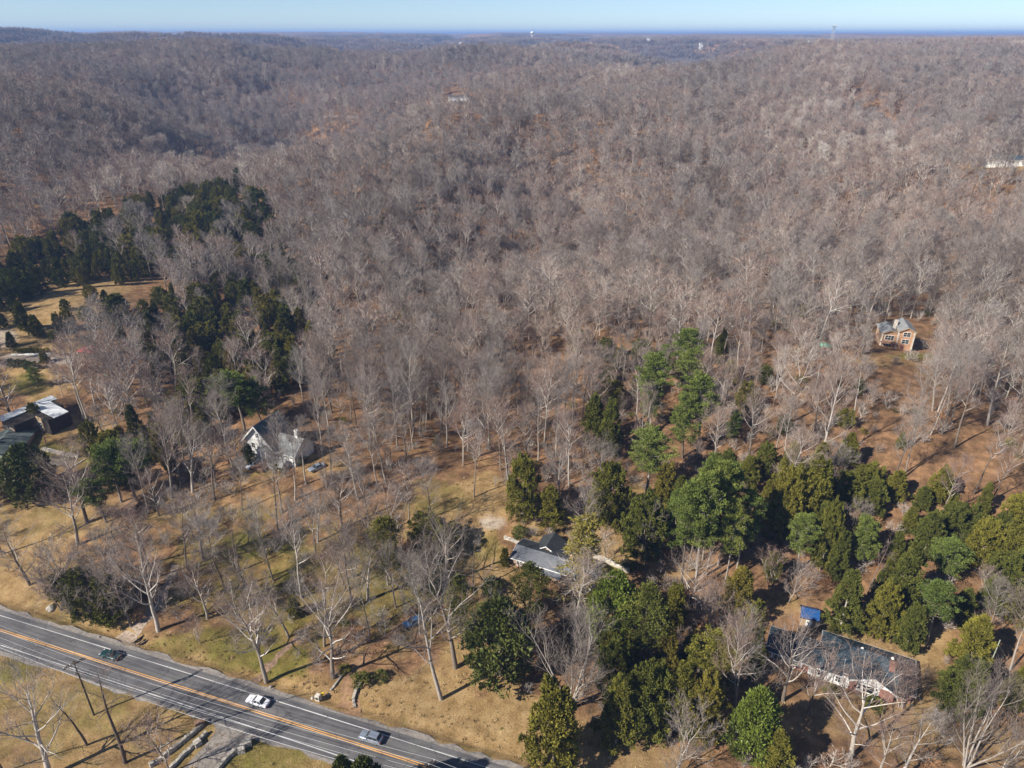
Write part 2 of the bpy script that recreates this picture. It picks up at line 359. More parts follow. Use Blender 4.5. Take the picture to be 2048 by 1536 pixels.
def bare_tree(seed, Ht=22, clear=.45, spread=.33, nl=13, n2=8, n3=7, n4=5, tw_w=.034, up=.10, r0=.30, ang=48, multi=1, twl=1.0, minr=.012):
    T = Tree(seed); rng = T.rng
    for m_ in range(multi):
        tilt = 0 if multi == 1 else .2
        d0 = unit(np.array([rng.normal() * (.05 + tilt * .8), rng.normal() * (.05 + tilt * .8), 1.]))
        P, Rr, D = T.line(np.array([rng.normal() * .2 * (multi > 1), rng.normal() * .2 * (multi > 1), -.4]), d0, Ht * .93, r0 * (1 if multi == 1 else .62), .03, 11, .045 if multi == 1 else .07, .03)
        T.seg(T.t, P, Rr)
        k = nl if multi == 1 else max(6, int(nl * 1.7 / multi))
        for i in range(k):
            t = clear + (1 - clear) * ((i + rng.rand() * .7) / k) ** .9
            p, r, d = T.pick(P, Rr, D, min(t, .985))
            az = i * 2.4 + rng.rand() * .9
            q = (t - clear) / (1 - clear)
            L = Ht * spread * (math.sin(math.pi * (.18 + .72 * q)) ** .8) * (.75 + .5 * rng.rand())
            a1 = R(ang) * (1.15 - .45 * q) * (.8 + .4 * rng.rand())
            d1 = T.side_at(d, a1, az)
            P1, R1, D1 = T.line(p, d1, L, max(min(r * .62, L * .024), .03), .02, 5, .12, up)
            T.seg(T.b, P1, R1)
            for j in range(n2):
                t2 = .22 + .78 * (j + rng.rand()) / n2
                p2, r2, e2 = T.pick(P1, R1, D1, min(t2, .99))
                L2 = L * (.5 - .22 * t2) * (.7 + .6 * rng.rand()) + .5
                d2 = T.side(e2, R(42) * (.7 + .6 * rng.rand())); d2 = unit(d2 + np.array([0, 0, .22]))
                P2, R2, D2 = T.line(p2, d2, L2, max(r2 * .6, .022), .012, 3, .13, up)
                T.seg(T.f, P2, R2)
                for h in range(n3):
                    t3 = .15 + .85 * (h + rng.rand()) / n3
                    p3, r3, e3 = T.pick(P2, R2, D2, min(t3, .99))
                    L3 = (L2 * .38 * (.6 + .7 * rng.rand()) + .35) * twl
                    d3 = unit(T.side(e3, R(40)) + np.array([0, 0, .22]))
                    p4 = p3 + d3 * L3
                    T.tw.append((p3, p4, tw_w * 1.25))
                    for g in range(n4):
                        tt = .2 + .8 * (g + rng.rand()) / n4
                        q3 = p3 + d3 * L3 * tt
                        d4 = unit(T.side(d3, R(38)) + np.array([0, 0, .18]))
                        T.tw.append((q3, q3 + d4 * (.35 + .5 * rng.rand()) * twl, tw_w))
    return T
def tree_meshes(T, nm, bark='bark', twig='twigs', sides=6, thin=None):
    tv, tq = tube_geo(T.t, sides)
    trunk = mk_mesh(nm + '_trunk', tv, quads=tq, mat=M[bark], smooth=True)
    bv, bq = tube_geo(T.b, 4); fv, fq = tube_geo(T.f, 3)
    wv, wt = twig_geo(T.tw, T.rng)
    V = np.r_[bv, fv, wv]; Q = np.r_[bq, fq + len(bv)]; Tt = wt + len(bv) + len(fv)
    crown = mk_mesh(nm + '_crown', V, tris=Tt, quads=Q)
    crown.materials.append(M['limbs' if bark == 'bark' else bark]); crown.materials.append(M[twig])
    idx = np.zeros(len(crown.polygons), np.int32); idx[:len(Tt)] = 1; idx[len(Tt) + len(bq):] = 1
    crown.polygons.foreach_set('material_index', idx)
    return trunk, crown
def join_tree(T, nm, bark='bark', twig='twigs', fmin=.05):
    """trunk and crown in one mesh (for the far wood)"""
    tv, tq = tube_geo(T.t, 4); bv, bq = tube_geo(T.b, 3)
    wv, wt = twig_geo(T.tw, T.rng)
    fb, ft = twig_geo([(s[0], s[1] + (s[1] - s[0]) * .3, max(s[2] * 2.6, fmin)) for s in T.f] + [(s[0], s[1] + (s[1] - s[0]) * .2, max(s[2] * 1.4, fmin)) for s in T.b], T.rng)
    n1 = len(tv); n2 = len(bv)
    me = mk_mesh(nm, np.r_[tv, bv, wv, fb], tris=np.r_[wt + n1 + n2, ft + n1 + n2 + len(wv)], quads=np.r_[tq, bq + n1])
    me.materials.append(M[bark]); me.materials.append(M[twig]); me.materials.append(M['limbs'])
    idx = np.zeros(len(me.polygons), np.int32); idx[:len(wt)] = 1; idx[len(wt):len(wt) + len(ft)] = 2; idx[len(wt) + len(ft) + len(tq):] = 2; me.polygons.foreach_set('material_index', idx)
    return me
def leaf_cloud(rng, C, Nn, size, n_per, rad, squash=.7, updir=.35):
    """C: clump centres, Nn: outward directions. Returns small leaf-spray triangles"""
    k = len(C) * n_per
    c = np.repeat(C, n_per, 0); nn = np.repeat(Nn, n_per, 0)
    off = rng.normal(size=(k, 3)); off /= np.linalg.norm(off, axis=1, keepdims=True); off *= (rng.rand(k, 1) ** .45)
    rr = np.repeat(rad, n_per)[:, None] if np.ndim(rad) else rad
    off = off * rr; off[:, 2] *= squash
    p = c + off
    d = nn * .8 + off / (np.linalg.norm(off, axis=1, keepdims=True) + 1e-6) * .6 + rng.normal(size=(k, 3)) * .55 + np.array([0, 0, updir])
    d /= np.linalg.norm(d, axis=1, keepdims=True)
    s = np.cross(d, rng.normal(size=(k, 3))); s /= np.linalg.norm(s, axis=1, keepdims=True)
    z = size * (.6 + .8 * rng.rand(k, 1))
    V = np.stack([p - s * z * .32, p + s * z * .32, p + d * z], 1).reshape(-1, 3)
    return V, np.arange(k * 3).reshape(-1, 3)
def profile_crown(seed, Ht, Rw, z0, prof, nc, n_per, size, rad, lobes=.25, squash=.7, fill=.35):
    rng = np.random.RandomState(seed)
    t = rng.rand(nc) ** .85; az = rng.rand(nc) * 2 * math.pi
    ph = rng.rand(4) * 6.28
    lob = 1 + lobes * (np.sin(az * 2 + ph[0] + t * 5) * .5 + np.sin(az * 3 + ph[1] - t * 9) * .35 + np.sin(az * 5 + ph[2] + t * 17) * .35) + rng.normal(size=nc) * lobes * .45
    rr = Rw * prof(t) * lob * np.where(rng.rand(nc) < fill, rng.rand(nc) ** .5, 1)
    C = np.c_[rr * np.cos(az), rr * np.sin(az), z0 + (Ht - z0) * t]
    Nn = np.c_[np.cos(az), np.sin(az), .25 + .7 * t]; Nn /= np.linalg.norm(Nn, axis=1, keepdims=True)
    return leaf_cloud(rng, C, Nn, size, n_per, rad * (.6 + .7 * rng.rand(nc)), squash)
def conifer_trunk(seed, Ht, r0, nb=20, z0=.1, L=1.5, droop=-.1, mat='bark'):
    T = Tree(seed); P, Rr, D = T.line(np.array([0, 0, -.4]), np.array([0, 0, 1.]), Ht, r0, .03, 9, .012, .02); T.seg(T.t, P, Rr)
    for i in range(nb):
        t = z0 + (1 - z0) * (i + T.rng.rand()) / nb; p, r, d = T.pick(P, Rr, D, min(t, .97))
        d1 = T.side_at(np.array([0, 0, 1.]), R(75), i * 2.4); d1 = unit(d1 + np.array([0, 0, droop]))
        P1, R1, D1 = T.line(p, d1, L * (1.15 - t), r * .3 + .02, .015, 3, .08, .03); T.seg(T.t, P1, R1)
    V, Q = tube_geo(T.t, 5)
    return mk_mesh('conifer_trunk', V, quads=Q, mat=M[mat], smooth=True)
def cedar_shape(i, big=True):
    seed = 100 + i; form = i % 3
    Hn, Rw = [(9.0, 2.4), (8.0, 2.9), (11.0, 2.6)][form]
    prof = [lambda t: np.clip(1.05 - t, 0, 1) ** .62 * np.clip(t * 6 + .55, 0, 1),
            lambda t: np.sqrt(np.clip(1 - (1.6 * t - .62) ** 2, 0.02, 1)) * np.clip((1.03 - t) * 3, 0, 1) ** .5,
            lambda t: np.clip(1.05 - t, 0, 1) ** .95 * np.clip(t * 5 + .6, 0, 1)][form]
    rg = np.random.RandomState(seed); C = []; Nn = []; rd = []
    for k in range(54):
        t = (k + rg.rand()) / 54 * .97; az = k * 2.4 + rg.rand() * .8; pr_ = float(prof(np.array([t]))[0]); rr = Rw * pr_ * rg.uniform(.5, 1.05)
        lc = np.array([rr * math.cos(az), rr * math.sin(az), .3 + (Hn - .9) * t]); out = np.array([math.cos(az), math.sin(az), .9])
        lr = (.2 + .2 * pr_) * Rw * rg.uniform(.5, 1.3); lh = lr * rg.uniform(1.2, 2.1)
        for q in range(11):
            f = rg.rand(); a2 = rg.rand() * 6.28; w_ = lr * (1 - f) ** .6 * rg.uniform(.4, 1)
            C.append(lc + np.array([math.cos(a2) * w_, math.sin(a2) * w_, lh * f]) + out * np.array([1, 1, 0]) * lr * .5 * f); Nn.append(out / 1.35); rd.append(.2 + .22 * (1 - f))
    for q in range(60):
        t = rg.rand(); C.append(np.array([rg.normal() * .25 * Rw * (1 - t), rg.normal() * .25 * Rw * (1 - t), .4 + Hn * .93 * t])); Nn.append(np.array([0, 0, 1.])); rd.append(.4 * (1.1 - t))
    V, Tt = leaf_cloud(rg, np.array(C), np.array(Nn), .25, 30, np.array(rd), 1.0, .5)
    return conifer_trunk(seed, Hn * .93, .2, 10, .15, 1.2), mk_mesh('cedar_crown', V, tris=Tt, mat=M['cedar'])
def pine_shape(i, big=True):
    rng = np.random.RandomState(300 + i); Hn = 22.0; C = []; Nn = []
    tr = Tree(300 + i); P, Rr, D = tr.line(np.array([0, 0, -.4]), np.array([0, 0, 1.]), Hn * .97, .3, .05, 9, .02, .03); tr.seg(tr.t, P, Rr)
    z0 = [.42, .3, .5][i % 3]
    for k in range(38):
        t = z0 + (1 - z0) * (k + rng.rand()) / 38; p, r, d = tr.pick(P, Rr, D, min(t, .98))
        q = (t - z0) / (1 - z0); L = 4.3 * (math.sin(math.pi * (.16 + .8 * q)) ** .7) * (.65 + .6 * rng.rand())
        d1 = unit(tr.side_at(np.array([0, 0, 1.]), R(72 - 30 * q), k * 2.4 + rng.rand() * .6))
        P1, R1, D1 = tr.line(p, d1, L, .09, .03, 4, .1, .06); tr.seg(tr.t, P1, R1)
        for j in range(5):
            pp, _, dd = tr.pick(P1, R1, D1, .45 + .55 * rng.rand()); C.append(pp + rng.normal(size=3) * .45 + np.array([0, 0, .2])); Nn.append(unit(dd + np.array([0, 0, .8])))
    V, Q = tube_geo(tr.t, 5)
    C = np.array(C); Nn = np.array(Nn)
    V2, T2 = leaf_cloud(rng, C, Nn, .3 if big else .6, 70 if big else 20, .8, .55)
    return mk_mesh('pine_trunk', V, quads=Q, mat=M['pale_bark' if i % 3 == 0 else 'bark'], smooth=True), mk_mesh('pine_crown', V2, tris=T2, mat=M['pine'])
def magnolia_shape(i, mat='magnolia'):
    V, Tt = profile_crown(500 + i, 12, 4.2, .6, lambda t: np.sqrt(np.clip(1 - (1.25 * t - .3) ** 2, 0.02, 1)) * np.clip((1.04 - t) * 3, 0, 1) ** .5, 300, 44, .5, .8, .22, .8, .25)
    return conifer_trunk(500 + i, 11, .3, 14, .1, 2.4), mk_mesh('magnolia_crown', V, tris=Tt, mat=M[mat])
def loose_cedar_shape(i):
    """thin-foliaged evergreen on a visible bare trunk"""
    V, Tt = profile_crown(600 + i, 14, 3.0, 3.6, lambda t: np.sqrt(np.clip(1 - (1.5 * t - .6) ** 2, 0.02, 1)) * np.clip((1.03 - t) * 3, 0, 1) ** .5, 200, 34, .3, .75, .35, .7, .5)
    return conifer_trunk(600 + i, 13, .22, 16, .3, 2.0), mk_mesh('cedar_crown', V, tris=Tt, mat=M['cedar'])
def hemlock_shape():
    rng = np.random.RandomState(77); tr = Tree(77); Hn = 20
    P, Rr, D = tr.line(np.array([0, 0, -.4]), np.array([0, 0, 1.]), Hn, .32, .04, 9, .012, .02); tr.seg(tr.t, P, Rr)
    C = []; Nn = []
    for k in range(64):
        t = .16 + .83 * (k + rng.rand()) / 64; p, r, d = tr.pick(P, Rr, D, min(t, .98)); L = (5.4 * (1.02 - t) ** .75 + .3) * (.7 + .45 * rng.rand())
        d1 = unit(tr.side_at(np.array([0, 0, 1.]), R(86), k * 2.4 + rng.rand()) + np.array([0, 0, .12]))
        P1, R1, D1 = tr.line(p, d1, L, .06, .02, 4, .05, -.05); tr.seg(tr.t, P1, R1)
        for j in range(7):
            pp, _, dd = tr.pick(P1, R1, D1, .2 + .8 * rng.rand()); P3, R3, D3 = tr.line(pp, tr.side(dd, R(45)), L * .35, .03, .012, 2, .1, -.03); tr.seg(tr.t, P3, R3)
        for j in range(10 if t > .5 else 2):
            pp, _, dd = tr.pick(P1, R1, D1, .25 + .75 * rng.rand()); C.append(pp + rng.normal(size=3) * np.array([.4, .4, .12]) - np.array([0, 0, .1])); Nn.append(unit(dd))
    V, Q = tube_geo(tr.t, 5); V2, T2 = leaf_cloud(rng, np.array(C), np.array(Nn), .32, 20, .6, .4, 0)
    return mk_mesh('hemlock_trunk', V, quads=Q, mat=M['pale_bark'], smooth=True), mk_mesh('hemlock_crown', V2, tris=T2, mat=M['hemlock'])
def bush_shape(i, mat='cedar', size=1.0):
    V, Tt = profile_crown(700 + i, 1.5 * size, .95 * size, .1, lambda t: np.sqrt(np.clip(1 - (1.5 * t - .55) ** 2, 0.02, 1)), 60, 22, .2, .3, .15)
    return mk_mesh('bush_foliage', V, tris=Tt, mat=M[mat])

PROTO = {}
def mkproto(key, maker): PROTO[key] = maker
FOREST = []                                           # (trunk mesh, crown mesh, height, crown radius)
for i in range(6):
    Ht = [24, 26, 22, 25, 21, 23][i]
    T = bare_tree(10 + i, Ht, [.42, .5, .36, .42, .34, .52][i], [.25, .21, .3, .26, .33, .22][i], tw_w=.026, nl=[15, 14, 14, 16, 14, 13][i], ang=[42, 38, 50, 45, 52, 40][i], r0=.27)
    FOREST.append((*tree_meshes(T, 'forest_tree', sides=6), Ht))
OPEN = []
for i in range(4):
    Ht = [20, 17, 22, 19][i]
    T = bare_tree(30 + i, Ht, [.25, .18, .32, .22][i], [.36, .42, .33, .4][i], nl=16, n2=8, n3=6, n4=4, ang=[50, 56, 46, 52][i], r0=.4, twl=1.1, tw_w=.024, up=.14)
    OPEN.append((*tree_meshes(T, 'spreading_tree', sides=7), Ht))
SMALL = []
for i in range(3):
    T = bare_tree(50 + i, 9, .2, .38, nl=12, n2=6, n3=5, n4=5, tw_w=.026, r0=.12, ang=45, multi=[1, 3, 2][i], twl=.7)
    SMALL.append((*tree_meshes(T, 'small_tree', sides=5), 9))
PALE = []
for i in range(3):
    Ht = [24, 14, 12][i]
    T = bare_tree(60 + i, Ht, [.3, .12, .1][i], [.25, .4, .42][i], nl=[16, 20, 22][i], n2=8, n3=6, n4=3, tw_w=.022, r0=[.32, .24, .22][i], ang=[44, 36, 38][i], multi=[1, 5, 4][i], up=.17)
    PALE.append((*tree_meshes(T, 'pale_tree', bark='pale_bark', sides=7), Ht))
DEAD = []
for i in range(2):
    T = bare_tree(70 + i, 22, .45, .2, nl=8, n2=5, n3=4, n4=2, tw_w=.03, r0=.3, ang=55, up=.02)
    DEAD.append((*tree_meshes(T, 'sparse_tree', bark='dark_bark', sides=6), 22))
CEDAR = [(*cedar_shape(i), [9., 8., 11.][i % 3], [2.4, 2.9, 2.6][i % 3]) for i in range(6)]
LOOSE = [(*loose_cedar_shape(i), 14., 3.0) for i in range(2)]
PINE = [(*pine_shape(i), 22., 4.0) for i in range(3)]
MAG = [(*magnolia_shape(i), 12., 4.2) for i in range(2)]; MAGB = [(*magnolia_shape(5, 'magnolia_bright'), 12., 4.2)]
HEM = [(*hemlock_shape(), 20., 5.0)]

# ------------------------------------------------------------------ placing trees
LAND = [  # landmarks for the labels: (phrase, u, v)
 ('long brick ranch house', 1700, 1330), ('blue-roofed shed', 1622, 1228), ('grey-roofed ranch house', 1090, 1120), ('white gabled house', 540, 880),
 ('flat white-roofed house', 60, 830), ('green-grey roofed house', 20, 910), ('brick house in the woods', 1795, 670), ('red roof', 172, 712), ('gravel lot', 60, 714),
 ('near utility pole', 180, 1400), ('dark green car', 218, 1310), ('white car on the road', 513, 1402), ('silver car on the road', 737, 1472), ('stone mailbox pillar', 640, 1397),
 ('gravel driveway mouth', 265, 1270), ('dirt driveway mouth', 690, 1380), ('hillside clearing', 130, 600), ('green tarp', 1648, 690), ('blue car in the yard', 825, 1243),
 ('dark round magnolia', 1000, 1275), ('lone bright pine', 1288, 940), ('tall pine cluster', 1400, 1040), ('drooping hemlock', 1150, 1130), ('leaning wooden pole', 1985, 1320),
 ('paved turnaround', 985, 1045), ('stone walled drive', 440, 1500)]
def place_words(u, v):
    d = [((u - a) ** 2 + ((v - b) * 1.6) ** 2, n, a, b) for n, a, b in LAND]
    _, n, a, b = min(d)
    du, dv = u - a, v - b
    if abs(du) > abs(dv) * 1.3: rel = 'right of' if du > 0 else 'left of'
    else: rel = 'below' if dv > 0 else 'up behind'
    far = math.hypot(du, dv)
    return rel, n, ('just ' if far < 70 else '' if far < 160 else 'well ')
LABELS = {}
PEND = []
def label_later(o, look, cat, u, v, what): PEND.append((o, look, cat, u, v, what))
HUE = ['pale grey', 'grey brown', 'dark', 'warm brown']
rng = random.Random(11)
def put(protos, key, loc, h, rz=None, widen=1.0, lean=0, name='bare_tree'):
    tr, cr, Ht = protos[key][:3]
    s = h / Ht
    e = thing(name, None, None, loc, rng.random() * 6.28 if rz is None else rz)
    e.scale = (s * widen, s * widen, s)
    if lean: e.rotation_euler[0] = lean * rng.uniform(-1, 1); e.rotation_euler[1] = lean * rng.uniform(-1, 1)
    link('trunk', tr, e); link('crown', cr, e)
    return e
def height_from(u, v, vt, b=None):
    """height of a thing whose foot shows at (u, v) and whose top shows at row vt"""
    b = b or at(u, v)
    lo, hi = 0, 60
    for _ in range(30):
        m = (lo + hi) / 2
        if project(b.x, b.y, b.z + m)[1] > vt: lo = m
        else: hi = m
    return b, lo
TREES = []                                            # (x, y, crown radius) already standing
def sized(u, v, vt, wpx, protos, key, name, look, cat, what):
    b, h = height_from(u, v, vt)
    d = project(b.x, b.y, b.z + h / 2)[2]
    rad = wpx / FPX * d / 2
    Ht, Rw = protos[key][2], protos[key][3]
    if name == 'cedar_tree': h *= 1.08; rad *= .9
    h = max(h, rad * .9)
    e = put(protos, key, b - Vector((0, 0, .15)), h, widen=(rad / Rw) / (h / Ht), name=name)
    TREES.append((b.x, b.y, rad)); label_later(e, look, cat, u, (v + vt) / 2, what)
    return e
C_, L_, P_, G_, B_, H_ = 'C', 'L', 'P', 'G', 'B', 'H'
EVER = [  # kind, u, v foot, v top, crown width px
 (C_, 1105, 1546, 1382, 118), (C_, 1222, 1400, 1295, 70), (C_, 1232, 1484, 1365, 95), (C_, 1292, 1462, 1342, 98), (C_, 1352, 1462, 1330, 95), (L_, 1282, 1342, 1185, 78),
 (C_, 1330, 1350, 1262, 62), (C_, 1345, 1250, 1172, 52), (L_, 1425, 1372, 1275, 92), (B_, 1497, 1512, 1385, 82), (B_, 1224, 1282, 1150, 84), (C_, 1545, 1552, 1470, 82), (C_, 1400, 1475, 1365, 84),
 (C_, 1469, 1240, 1140, 86), (C_, 1490, 1345, 1215, 66), (C_, 1445, 1360, 1262, 60), (P_, 1593, 1145, 1034, 66), (C_, 1640, 1140, 1015, 50), (C_, 1669, 1155, 1070, 48), (P_, 1716, 1140, 1038, 64),
 (C_, 1680, 1258, 1150, 80), (C_, 1753, 1272, 1180, 64), (C_, 1790, 1235, 1090, 80), (P_, 1886, 1175, 1085, 80), (P_, 1852, 1290, 1165, 80), (C_, 1843, 1118, 1030, 64), (C_, 1953, 1132, 1050, 74), (C_, 2008, 1140, 1050, 74),
 (C_, 2000, 1198, 1115, 78), (C_, 1970, 1222, 1160, 64), (C_, 2046, 1205, 1140, 60), (C_, 1926, 1348, 1238, 94), (C_, 1912, 1418, 1326, 100), (C_, 2018, 1415, 1338, 58), (C_, 1810, 1300, 1215, 56),
 (P_, 1362, 1174, 965, 76), (P_, 1390, 1182, 950, 80), (P_, 1412, 1150, 925, 74), (P_, 1436, 1130, 940, 70), (P_, 1474, 1136, 985, 70), (P_, 1342, 1120, 985, 62), (P_, 1405, 1120, 912, 60), (P_, 1450, 1165, 1000, 66), (P_, 1378, 1130, 940, 60),
 (C_, 1566, 1065, 945, 70), (C_, 1613, 1060, 925, 80), (C_, 1560, 1075, 985, 66), (C_, 1640, 1090, 1010, 70), (C_, 1283, 1118, 1000, 84), (P_, 1290, 1000, 870, 96), (C_, 1325, 1020, 935, 56), (C_, 1352, 1065, 960, 56), (C_, 1450, 965, 905, 50),
 (C_, 1215, 1052, 938, 74), (P_, 1367, 790, 660, 66), (P_, 1374, 815, 702, 60), (P_, 1395, 905, 752, 78), (P_, 1365, 915, 790, 64), (P_, 1292, 870, 715, 76), (P_, 1300, 855, 790, 50), (C_, 1218, 910, 805, 56), (C_, 1186, 893, 795, 52),
 (P_, 1458, 892, 820, 34), (C_, 1455, 778, 725, 40), (C_, 1527, 768, 733, 28), (C_, 1567, 980, 900, 54), (C_, 1612, 985, 925, 56), (C_, 1690, 932, 868, 50), (C_, 1492, 978, 918, 46), (C_, 1430, 965, 910, 46),
 (C_, 1212, 722, 678, 52), (C_, 1282, 720, 682, 44), (C_, 1240, 740, 698, 38), (P_, 1330, 760, 690, 40), (P_, 490, 862, 748, 84), (P_, 524, 850, 768, 60), (P_, 272, 1003, 885, 86), (P_, 243, 1004, 890, 80), (P_, 212, 1045, 960, 74), (P_, 300, 960, 880, 56),
 (C_, 193, 918, 850, 38), (C_, 240, 642, 592, 64), (C_, 184, 603, 573, 26), (C_, 210, 599, 580, 18), (C_, 131, 620, 600, 19), (C_, 173, 636, 612, 42), (C_, 52, 662, 608, 32), (C_, 30, 624, 592, 28), (C_, 77, 674, 632, 27), (C_, 139, 657, 622, 26),
 (C_, 118, 662, 628, 22), (C_, 110, 684, 663, 20), (C_, 25, 694, 665, 23), (C_, 290, 630, 602, 24), (C_, 8, 656, 625, 24), (C_, 577, 678, 618, 40), (C_, 553, 628, 582, 32), (C_, 487, 564, 522, 30), (C_, 363, 694, 640, 40), (C_, 245, 688, 648, 27),
 (C_, 816, 668, 618, 36), (C_, 772, 494, 437, 26), (C_, 480, 388, 340, 17), (G_, 70, 990, 893, 80), (C_, 10, 990, 938, 66), (G_, 1000, 1352, 1205, 112), (L_, 1058, 1240, 1138, 76), (H_, 1160, 1222, 1028, 138),
 (L_, 776, 1170, 1048, 76), (C_, 862, 1112, 1040, 84), (L_, 925, 1297, 1165, 58), (C_, 1046, 1038, 925, 66), (C_, 1100, 1050, 975, 70), (C_, 1185, 1045, 985, 40), (G_, 700, 1640, 1520, 60), (G_, 742, 1650, 1521, 70),
 (C_, 180, 1236, 1150, 70), (C_, 230, 1240, 1160, 76), (C_, 140, 1205, 1150, 60), (C_, 560, 860, 822, 34), (P_, 75, 775, 735, 30), (C_, 1258, 1350, 1272, 50), (C_, 590, 1232, 1196, 30),
 (C_, 1064, 168, 146, 24), (C_, 1180, 1235, 1185, 34), (C_, 1600, 640, 612, 26), (C_, 1010, 1130, 1098, 22), (C_, 75, 850, 810, 26), (C_, 90, 725, 702, 22)]
KN = {C_: ('cedar_tree', 'cedar', 'cedar'), L_: ('cedar_tree', 'thin-crowned cedar', 'cedar'), P_: ('pine_tree', 'pine', 'pine tree'), G_: ('magnolia_tree', 'dark glossy magnolia', 'magnolia'),
      B_: ('magnolia_tree', 'bright green magnolia', 'magnolia'), H_: ('hemlock_tree', 'tall drooping hemlock', 'hemlock')}
PR = {C_: CEDAR, L_: LOOSE, P_: PINE, G_: MAG, B_: MAGB, H_: HEM}
for i, (k, u, v, vt, wp) in enumerate(EVER):
    P0 = PR[k]; n_, lk, ct = KN[k]
    size = 'big ' if wp > 75 else 'small ' if wp < 36 else ''
    look = (size if k in 'CP' else '') + ('olive green ' if k == C_ else 'green ' if k == P_ else '') + lk
    sized(u, v, vt, wp, P0, (i % 3) if k == P_ and 1330 < u < 1480 and v > 1100 else (i * 7 + i // 3) % len(P0), n_, look, ct, lk)

def inpoly(u, v, poly):
    c = False; j = len(poly) - 1
    for i in range(len(poly)):
        if (poly[i][1] > v) != (poly[j][1] > v) and u < (poly[j][0] - poly[i][0]) * (v - poly[i][1]) / (poly[j][1] - poly[i][1]) + poly[i][0]: c = not c
        j = i
    return c
# more cedars where the photograph shows them closed up: ground polygons, spacing
CEDAR_AREAS = [([(0, 545), (60, 510), (180, 460), (260, 430), (330, 410), (400, 395), (480, 400), (480, 455), (400, 480), (350, 530), (250, 575), (130, 580), (60, 600), (0, 650)], 6.4, (8, 14), 125),
               ([(350, 640), (430, 600), (540, 620), (620, 680), (640, 740), (560, 790), (430, 850), (370, 830), (350, 740)], 5.6, (8, 14), 75),
               ([(1520, 1080), (1700, 1060), (1800, 1110), (1780, 1190), (1640, 1180), (1540, 1160)], 6.5, (7, 11), 12),
               ([(1880, 1180), (2048, 1180), (2048, 1260), (1900, 1250)], 6, (7, 11), 6),
               ([(1230, 1040), (1350, 1030), (1340, 1110), (1250, 1110)], 6, (7, 10), 4),
               ([(1190, 1330), (1440, 1330), (1450, 1450), (1250, 1450)], 5.5, (6, 10), 12),
               ([(1480, 930), (1700, 940), (1900, 1000), (2048, 1060), (2048, 1120), (1800, 1060), (1500, 1010)], 7.5, (7, 11), 20),
               ([(270, 440), (330, 400), (480, 375), (560, 430), (560, 500), (400, 560), (300, 560)], 7, (10, 15), 45), ([(420, 900), (560, 600), (700, 640), (700, 700), (500, 950)], 18, (6, 10), 14), ([(400, 430), (500, 420), (600, 560), (640, 640), (500, 620), (380, 560)], 9, (7, 12), 40), ([(220, 870), (340, 850), (350, 960), (250, 1010), (210, 960)], 6.5, (7, 11), 12), ([(380, 800), (480, 790), (470, 880), (330, 900)], 8, (7, 11), 14), ([(270, 640), (350, 600), (350, 780), (300, 760)], 9, (7, 11), 14),
               ([(1150, 700), (1500, 700), (1500, 850), (1200, 850)], 13, (6, 10), 10),
               ([(1500, 760), (1800, 800), (1800, 900), (1500, 900)], 24, (4, 7), 6)]
MORE = []
for poly, sp, (h0, h1), nmax in CEDAR_AREAS:
    us = [p[0] for p in poly]; vs = [p[1] for p in poly]; n_ = 0
    for _ in range(nmax * 14):
        if n_ >= nmax: break
        u = rng.uniform(min(us), max(us)); v = rng.uniform(min(vs), max(vs))
        if not inpoly(u, v, poly): continue
        b = at(u, v)
        if any((b.x - x) ** 2 + (b.y - y) ** 2 < (sp * .5 + r * .6) ** 2 for x, y, r in TREES): continue
        h = rng.uniform(h0, h1); k = rng.randrange(6); wd_ = rng.uniform(.72, 1.15)
        TREES.append((b.x, b.y, h * .28)); n_ += 1
        MORE.append((h / b.length, b, h, k, wd_, u, v, h0, h1))
MORE.sort(key=lambda t: -t[0])
n_ind = 292 - len([1 for e in EVER if e[0] in (C_, L_)])
for _, b, h, k, wd_, u, v, h0, h1 in MORE[:n_ind]:
    e = put(CEDAR, k, b - Vector((0, 0, .2)), h, widen=wd_, name='cedar_tree')
    label_later(e, ('tall ' if h > h1 - 1.5 else 'short ' if h < h0 + 1.2 else '') + ['dark olive cedar', 'pointed cedar', 'rounded cedar'][k % 3], 'cedar', u, v - 30, 'cedar')

